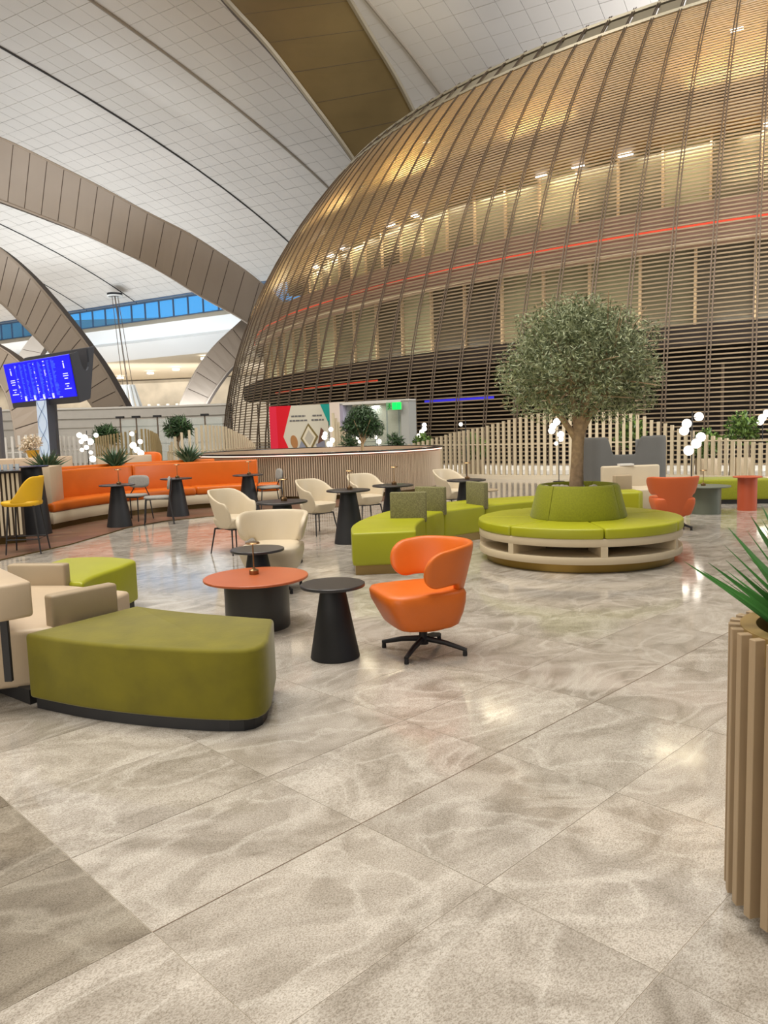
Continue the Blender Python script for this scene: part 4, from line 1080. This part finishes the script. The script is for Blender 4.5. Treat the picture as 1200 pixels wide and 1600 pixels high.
# ------------------------------------------------------------------ globe floor lamps
def globe_lamp(label, base, globes, H_, group='globe cluster floor lamps', rad=None, Y=None):
    """globes: pixel spots of the lit balls, hung off one pole"""
    r = thing('globe_floor_lamp', label, 'lamp', base, 0, group)
    B('pole', T([(0, 0, 0), (0, 0, H_)], .012, 8), BLACK, r)
    B('lamp_base', lathe([(.15, 0), (.15, .015), (.02, .025)], 24), BLACK, r)
    for k, (x, y, rd, dy) in enumerate(globes):
        g = atY(x, y, base[1] + dy) - Vector(base)
        bm = bmesh.new(); bmesh.ops.create_uvsphere(bm, u_segments=20, v_segments=12, radius=rd)
        o = B('globe', bm, GLOBE, r); o.location = g
        B('arm', T([(0, 0, g.z), g * .98 + Vector((0, 0, 0))], .008, 6), BLACK, r)
    return r
globe_lamp('globe cluster floor lamp right, behind the orange chair', (*atY(1081, 700, 13.3).xy, 0), [(1092, 651, .075, .1), (1073, 662, .078, -.05), (1069, 673, .078, -.08), (1095, 683, .080, .1), (1088, 693, .082, -.05), (1076, 704, .082, -.12)], 1.66)
globe_lamp('globe floor lamp just left of the olive tree trunk', (*atY(873, 700, 20.3).xy, 0), [(870, 659, .09, -.08), (864, 666, .085, .05), (862, 673, .085, -.05), (876, 679, .09, .05), (869, 693, .05, -.08), (876, 686, .07, .1)], 1.62)
globe_lamp('globe floor lamp behind the fence at the right edge', (*atY(1191, 700, 21.0).xy, 0), [(1198, 646, .10, 0), (1191, 653, .10, -.06), (1188, 659, .09, .06)], 1.75)
globe_lamp('thin globe floor lamp behind the fence, left of the middle', (*atY(728, 700, 22.6).xy, 0), [(720, 663, .055, 0)], 1.75)
globe_lamp('globe cluster floor lamp beside the poster wall', (*atY(515, 700, 24.5).xy, 0), [(517, 671, .07, 0), (508, 678, .07, -.1), (507, 683, .085, .1), (519, 688, .08, 0), (515, 694, .10, .1)], 1.85)
globe_lamp('small globe lamp behind the right end of the round bar', (*atY(659, 700, 25.5).xy, 0), [(663, 664, .07, 0), (663, 670, .08, 0), (659, 675, .08, 0), (655, 681, .08, .1), (657, 686, .09, -.1)], 1.7)
globe_lamp('large globe cluster lamp behind the leftmost agave', (*atY(137, 700, 20.5).xy, 0), [(124, 680, .07, 0), (132, 684, .085, -.1), (141, 690, .085, .1), (150, 680, .06, 0), (127, 690, .06, .1), (135, 699, .06, -.1), (128, 703, .05, 0), (145, 717, .085, .1), (142, 707, .05, 0)], 1.72)
globe_lamp('globe cluster lamp behind the middle agave', (*atY(214, 700, 20.8).xy, 0), [(206, 678, .06, 0), (219, 690, .065, .1), (208, 696, .085, -.1), (214, 703, .085, .1), (220, 708, .085, 0)], 1.62)
globe_lamp('faint globe lamp between the round bar tree and portal', (*atY(590, 700, 23.8).xy, 0), [(559, 684, .05, 0), (562, 690, .05, .1), (587, 683, .055, 0), (592, 690, .08, .1)], 1.4)

# ------------------------------------------------------------------ flight screen
sg = thing('flight_screen', 'tilted blue flight information screen on a glowing patterned pillar', 'screen')
TL, TR, BL = atY(5, 570, 20.9), atY(108, 553, 19.6), atY(19, 630, 21.3)
_n = (TR - TL).cross(BL - TL); _d = ray(121, 619); _e = Vector((0, 0, EYE))
BR_ = _e + _d * ((TL - _e).dot(_n) / _d.dot(_n))
B2L, B2R = BL + (BL - TL) * .13, BR_ + (BR_ - TR) * .16
nrm = (TR - TL).cross(BL - TL).normalized()
if nrm.y > 0: nrm = -nrm
bk_t, bk_b = -nrm * .78, -nrm * .34
HG = M('housing_grey', (70, 70, 74), .5)
for A_, B_ in ((Vector(), -nrm * .09), (None, None)):
    if A_ is not None: vs = [TL, TR, B2R, B2L, TL + B_, TR + B_, B2R + B_, B2L + B_]
    else: vs = [TL + bk_t, TR + bk_t, B2R + bk_b, B2L + bk_b]; vs = [p + nrm * .09 for p in vs] + vs
    PY('housing', vs, [(0, 1, 2, 3), (7, 6, 5, 4), (0, 4, 5, 1), (3, 2, 6, 7), (0, 3, 7, 4), (1, 5, 6, 2)], HG, sg)
vs = [B2L, B2R, B2R + bk_b, B2L + bk_b]; vs = vs + [p + Vector((0, 0, .06)) for p in vs]
PY('tray', vs, [(3, 2, 1, 0), (4, 5, 6, 7), (0, 1, 5, 4), (1, 2, 6, 5), (2, 3, 7, 6), (3, 0, 4, 7)], HG, sg)
# notched end plate
e0, e1, e2, e3 = TR, TR + bk_t, B2R + bk_b, B2R
E_ = [e0]
for k in range(9):
    t = .28 + .44 * k / 8; q = e0.lerp(e1, t); E_.append(q + (e3 - e0) * (.42 * math.sqrt(max(0, 1 - ((t - .5) / .22) ** 2))))
E_ += [e1, e2, e3]; ox = (TR - TL).normalized() * .06
E_ = [p + ox * .2 for p in E_]
n_ = len(E_)
PY('end_plate', E_ + [p + ox for p in E_], [tuple(range(n_)), tuple(range(n_, 2 * n_))[::-1]] + [(k, (k + 1) % n_, n_ + (k + 1) % n_, n_ + k) for k in range(n_)], M('end_plate_grey', (66, 70, 78), .5), sg)
SCR = M('screen_blue', (6, 4, 240), .3, emit=1.1); PR1 = M('screen_print', (60, 96, 255), .3, emit=1.2); PR2 = M('screen_white', (220, 226, 255), .3, emit=1.3)
def scr(u, v, o=0): return TL.lerp(TR, u).lerp(BL.lerp(BR_, u), v) + nrm * o
pnl = PY('display', [scr(.005, .01, .012), scr(.995, .01, .012), scr(.995, .99, .012), scr(.005, .99, .012), scr(0, 0, 0), scr(1, 0, 0), scr(1, 1, 0), scr(0, 1, 0)], [(0, 1, 2, 3), (4, 5, 1, 0), (5, 6, 2, 1), (6, 7, 3, 2), (7, 4, 0, 3)], SCR, sg)
def prints(nm, rects, mt):
    vs, fs = [], []
    for u0, v0, u1, v1 in rects:
        n0 = len(vs); vs += [scr(u0, v0, .016), scr(u1, v0, .016), scr(u1, v1, .016), scr(u0, v1, .016)]; fs.append((n0, n0 + 1, n0 + 2, n0 + 3))
    return stuff(PY(nm, vs, fs, mt, pnl))
rr_ = random.Random(12); rc = []; rw = []
for k, (u, wd) in enumerate(((.17, .03), (.24, .045), (.31, .035), (.38, .05), (.45, .03), (.52, .055), (.60, .03), (.655, .045), (.72, .06))):
    for j in range(28):
        v = .06 + j * .031; l = wd * rr_.uniform(.3, 1)
        (rw if (k in (0, 4, 6) and rr_.random() < .4) else rc).append((u, v, u + l, v + .017))
prints('timetable_rows', rc, PR1)
for u in (.10, .90): rw += [(u - .012, .13 + .0, u + .004, .16), (u - .012, .18, u + .004, .30)]
for u in (.10, .90):
    for v, l in ((.42, .07), (.47, .075), (.53, .05), (.66, .06), (.72, .03), (.78, .10)): rw.append((u - l / 2, v, u + l / 2, v + .022))
for u in (.23, .37, .51, .65): rw.append((u, .86, u + .03, .98))
for u in (.30, .45, .58, .75): rw.append((u, .965, u + .05, .98))
prints('timetable_text', rw, PR2)
pa_ = atY(62, 700, 20.7); pb_ = atY(79, 700, 20.5); pc_ = atY(93, 700, 20.9)
def pil(pts, z0, z1, mt, nm): return B(nm, prism(pts, z0, z1), mt, sg, False)
def lattice():
    mt = M('lattice_glow', (196, 212, 232), .3, emit=.5); nt = mt.node_tree; b = nt.nodes['Principled BSDF']
    g = nt.nodes.new('ShaderNodeNewGeometry'); sx = nt.nodes.new('ShaderNodeSeparateXYZ'); nt.links.new(g.outputs['Position'], sx.inputs[0])
    return mt
pil([(pa_.x, 20.7), (pb_.x, 20.45), (pb_.x + .02, 20.75), (pa_.x + .02, 21.0)], 0, 2.55, lattice(), 'lit_panel')
pil([(pb_.x, 20.45), (pc_.x, 20.75), (pc_.x - .05, 21.05), (pb_.x + .02, 20.76)], 0, 2.6, M('pillar_side', (64, 68, 78), .5), 'pillar')
bm = bmesh.new()
for k in range(4):       # crossing ogee lines on the lit panel
    for s in (0, 1):
        pts = []
        for i in range(9):
            t = i / 8; u = (t if s else 1 - t); u = .5 - .42 * math.cos(PI * u)
            q = Vector((pa_.x, 20.69, 0)).lerp(Vector((pb_.x, 20.44, 0)), u); pts.append((q.x, q.y - .008, .1 + k * .62 + .62 * t))
        tube(bm, pts, .008, 4)
B('lattice', bm, M('lattice_line', (130, 150, 172), .4), sg, False)
p = atY(0, 700, 19.2)
dp_ = tag(B('grey_post', bx(-.12, .08, -.1, .1, 0, 2.35, .01, 1), M('dark_grey_paint', (84, 80, 78), .5)), 'dark grey square post at the left edge behind the bar', 'post'); dp_.location = (p.x, p.y, 0)

# ------------------------------------------------------------------ hanging lantern and ceiling disc
p = atY(183, 461, 101)
hl = thing('hanging_lantern', 'white tapered lantern hung on cables from a dark ceiling disc', 'lamp', (p.x, p.y, 0))
B('ceiling_disc', lathe([(.95, p.z), (.95, p.z + .22)], 28), BLACK, hl); B('disc_ring', lathe([(1.0, p.z - .2), (1.0, p.z - .05), (.8, p.z - .05), (.8, p.z - .2)], 28, ring=True), WHITE, hl)
q1 = atY(193, 602, 101).z; q0 = atY(200, 645, 101).z
for k in range(4):
    a = k * PI / 2 + .4; B('cable', T([(math.cos(a) * .35, math.sin(a) * .35, p.z), (.9 + math.cos(a) * .6, math.sin(a) * .6, q1)], .045, 5), RIB, hl)
for k in range(12):
    a = k * PI / 6; c, s = math.cos(a), math.sin(a)
    o = B('blade', T([(.9 + c * .75, s * .75, q1), (1.2 + c * 1.5, s * 1.5, q0)], .20, 5), WHITE, hl)
hl.location.x -= .3
# ------------------------------------------------------------------ poster wall and portal
pl0, pl1 = Vector((atY(423, 690, 29.6).x, 29.6)), Vector((atY(517, 690, 28.6).x, 28.6)); PH = 2.52
pw_ = thing('poster_wall', 'red and grey advertising wall panel standing before the dome', 'sign', (pl0.x, pl0.y, 0), math.atan2(pl1.y - pl0.y, pl1.x - pl0.x))
WL = (pl1 - pl0).length
B('board', bx(0, WL, 0, .35, 0, PH), M('poster_grey', (196, 192, 176), .5), pw_, False)
def flat(nm, poly, mt, o=.01, par_=pw_):
    n = len(poly); return PY(nm, [(x * WL, -o, z * PH) for x, z in poly] + [(x * WL, 0, z * PH) for x, z in poly], [tuple(range(n)), tuple(range(n, 2 * n))[::-1]] + [(k, (k + 1) % n, n + (k + 1) % n, n + k) for k in range(n)], mt, par_)
zb = .32
RED, RED2, TEAL = M('crimson_print', (206, 10, 34), .5), M('scarlet_print', (216, 36, 66), .5), M('teal_print', (8, 146, 136), .5)
flat('red_band', [(0, 0), (.13, 0), (.12, 1), (0, 1)], RED2, .012)
flat('red_field', [(.13, 0), (.45, 0), (.34, zb - .04), (.22, zb + .22), (.37, 1), (.12, 1)], RED, .006)
flat('teal_field', [(.85, 1), (1, 1), (1, .66)], TEAL)
PT = M('poster_ink', (96, 96, 96), .6)
for z, l0, l1, bits in ((.84, .37, .60, 3), (.775, .34, .64, 4), (.84, .72, .87, 2), (.775, .70, .90, 2)):
    x = l0; rr2 = random.Random(int(z * 1000 + l0 * 77))
    words = []
    while x < l1:
        wl = rr2.uniform(.03, .07); words.append((x, min(l1, x + wl))); x += wl + .012
    for a, b_ in words:
        flat('caption_word', [(a, z - .011), (b_, z - .011), (b_, z + .011), (a, z + .011)], PT, .014)
def disc(cx, cz_, rx, rz_, rot=0, n=20): return [(cx + (rx * math.cos(2 * PI * k / n) * math.cos(rot) - rz_ * math.sin(2 * PI * k / n) * math.sin(rot)), cz_ + (rx * math.cos(2 * PI * k / n) * math.sin(rot) + rz_ * math.sin(2 * PI * k / n) * math.cos(rot))) for k in range(n)]
flat('brown_disc', disc(.40, .46, .058, .10, .2), M('print_brown', (160, 112, 66), .6), .014)
flat('blue_grey_square', [(.44, .28), (.52, .47), (.62, .36), (.58, .26)], M('print_slate', (126, 130, 146), .6), .018)
flat('tray_frame', [(.51, .505), (.645, .73), (.80, .53), (.655, .29)], M('print_dark_gold', (112, 96, 52), .6), .022)
flat('tray_inner', [(.54, .51), (.645, .69), (.765, .53), (.655, .335)], M('print_cream', (206, 198, 176), .6), .026)
flat('tray_face', [(.58, .505), (.65, .63), (.735, .52), (.66, .40)], M('print_stone', (170, 164, 150), .6), .03)
flat('brown_panel', [(.79, .42), (.85, .66), (.89, .62), (.90, .48)], M('print_mocha', (96, 62, 48), .6), .022)
flat('slate_panel', [(.76, .42), (.90, .47), (.92, .30), (.79, .29)], M('print_slate_two', (120, 120, 134), .6), .018)
# portal
q0_, q1_ = Vector((atY(518, 690, 28.4).x, 28.4)), Vector((atY(640, 690, 26.6).x, 26.6))
pt = thing('glass_portal', 'glazed entrance portal with white pillar in the foot of the dome', 'entrance', (q0_.x, q0_.y, 0), math.atan2(q1_.y - q0_.y, q1_.x - q0_.x))
PL_ = (q1_ - q0_).length
B('pillar', bx(0, .42, -.05, .5, 0, 2.56), M('pillar_pale', (214, 200, 188), .5), pt, False)
B('jamb', bx(.42, .56, 0, .5, 0, 2.5), M('jamb_lilac', (150, 146, 164), .4), pt, False)
B('lintel', bx(.42, PL_, 0, .5, 2.44, 2.54), PARAPET, pt, False)
B('end_post', bx(PL_ - .32, PL_, 0, .5, 0, 2.5), M('post_steel', (160, 162, 158), .4), pt, False)
B('back_wall', bx(.5, PL_ - .2, .62, .7, 0, 2.45), M('portal_olive', (150, 144, 116), .5, var=.2, vscale=1.5), pt, False)
for k in range(5):
    x = .75 + k * .5
    B('glazing_bar', bx(x - .02, x + .02, .28, .32, 0, 2.44), M('glazing_bar', (96, 100, 88), .4), pt, False)
B('glass_pane', bx(.56, PL_ - .32, .22, .235, 0, 2.44), GLASS, pt, False)
light('portal_light', 'AREA', (q0_.x + 1.4, 27.6 - .1, 2.38), 22, (1, .97, .85), .8, .3, (q0_.x + 1.4, 27.5, 0))
ex = thing('exit_sign', 'lit green exit sign hanging in the portal corner', 'sign', (atY(617, 634, 26.75).x, 26.72, 0), math.atan2(q1_.y - q0_.y, q1_.x - q0_.x))
zc = atY(617, 634.5, 26.75).z
GRN = M('exit_green', (10, 255, 90), .4, emit=1.6); GRN2 = M('exit_green_dim', (120, 168, 128), .5); DG = M('exit_mark', (8, 150, 50), .5)
B('sign_box', bx(-.36, .27, 0, .05, zc - .13, zc + .13), GRN2, ex, False)
B('lit_face', bx(-.10, .06, -.012, 0, zc - .12, zc + .12), GRN, ex, False); B('lit_face', bx(.075, .24, -.012, 0, zc - .12, zc + .12), GRN, ex, False)
bm = bmesh.new()      # running figure pictogram
box(bm, -.25, -.18, -.012, 0, zc + .05, zc + .1); box(bm, -.24, -.19, -.012, 0, zc - .04, zc + .05)
tube(bm, [(-.22, -.008, zc - .03), (-.28, -.008, zc - .1)], .014, 5); tube(bm, [(-.21, -.008, zc - .03), (-.15, -.008, zc - .09)], .014, 5)
tube(bm, [(-.22, -.008, zc + .03), (-.29, -.008, zc)], .012, 5); tube(bm, [(-.21, -.008, zc + .03), (-.14, -.008, zc + .01)], .012, 5)
B('running_figure', bm, DG, ex, False)

# ------------------------------------------------------------------ right rear lounge
hs = thing('high_back_sofa', 'charcoal felt sofa with tall wings and a scooped back', 'sofa', (*atY(984, 700, 15.6).xy, 0), math.radians(8))
def hp(s):
    L2, R = .62, .22; q = PI * R / 2
    a = abs(s); sg_ = 1 if s >= 0 else -1
    if a <= L2: return (s, 0, 0, -1)
    if a <= L2 + q: t = (a - L2) / R; return (sg_ * (L2 + R * math.sin(t)), R - R * math.cos(t), sg_ * math.sin(t), -math.cos(t))
    return (sg_ * (L2 + R), R + a - L2 - q, sg_, 0)
def hz(s):
    a = abs(s + .12); return .86 + .36 * smooth(a, .22, .38)
B('shell', sheet(hp, lambda s: .18, hz, .06, 1.45, 90, 20, None, .4), CHAR, hs, True, 60)
B('seat', bx(-.75, .75, .05, .75, .18, .45, .05, 3), CHAR, hs, True, 60)
B('headrest', bx(.16, .58, .05, .11, .88, 1.16, .03, 3), M('felt_light', (122, 122, 122), .95, bump=.2), hs, True, 60)
for x in (-.7, .7):
    for y in (.12, .7): B('leg', T([(x, y, 0), (x, y, .19)], .02, 8), BLACK, hs)
cs = thing('cream_sofa', 'cream modular sofa with a long low back, behind the tree bench', 'sofa', (*atY(995, 700, 12.7).xy, 0), math.radians(6))
B('backrest', prism([(-.42, .40), (.60, .40), (.60, .52), (-.42, .52)], .1, .77, .03, 3), CREAM, cs, True, 60)
B('seat', bx(-.10, .55, -.30, .40, .08, .42, .03, 3), CREAM, cs, True, 60)
B('armrest', bx(-.38, -.08, -.02, .10, .3, .64, .02, 3), TAUPE, cs, True, 60)
B('seat', bx(-.42, -.12, .10, .40, .08, .42, .03, 3), CREAM, cs, True, 60)
B('plinth', bx(-.06, .51, -.26, .5, 0, .09), PLB, cs, False)
p = atY(980, 700, 12.15)
module('lime_ottoman', 'small lime ottoman tucked between tree bench and cream sofa', 'ottoman', [(p.x - .36, 11.9), (p.x + .10, 11.85), (p.x + .2, 12.0), (p.x + .2, 12.4), (p.x - .3, 12.4)], LIME, PLB, .07, .43, .04, .04)
mg = tag(B('paper_sheet', bx(-.12, .12, -.08, .08, 0, .03), WHITE, None, False), 'white folded paper lying on the back of the cream sofa', 'paper'); q = atY(979, 728, 13.12); mg.location = (q.x, 13.17, .77)
gd = at(1103, 802)
round_table('grey green drum coffee table beside the coral wing chair', 'table', gd, .37, .45, [(.225, 0), (.225, .43)], SAGE, SAGE, name='coffee_table', th=.02)
dup(lm0, (gd.x - .05, gd.y, .45), 0, 'slim brass lamp on the grey green drum table')
rd_ = at(1167, 797)
round_table('red orange pedestal table behind the dracaena leaves', 'table', rd_, .225, .56, [(.15, 0), (.15, .54)], REDOR, REDOR, name='pedestal_table', th=.018)
p = atY(1140, 700, 13.9)
module('lime_bench', 'lime upholstered bench at far right behind the drum tables', 'bench', [(p.x - .62, 13.7), (p.x + .55, 13.5), (p.x + .62, 13.6), (p.x + .70, 14.3), (p.x - .55, 14.5)], LIMEFAB, PLB, .07, .44, .04, .04)
p = atY(1215, 700, 14.0)
module('cream_ottoman', 'pale cream seat block cut by the right edge of the frame', 'ottoman', [(p.x - .22, 13.8), (p.x + .5, 13.7), (p.x + .5, 14.4), (p.x - .2, 14.4)], CREAM, PLB, .07, .42, .04, .04)
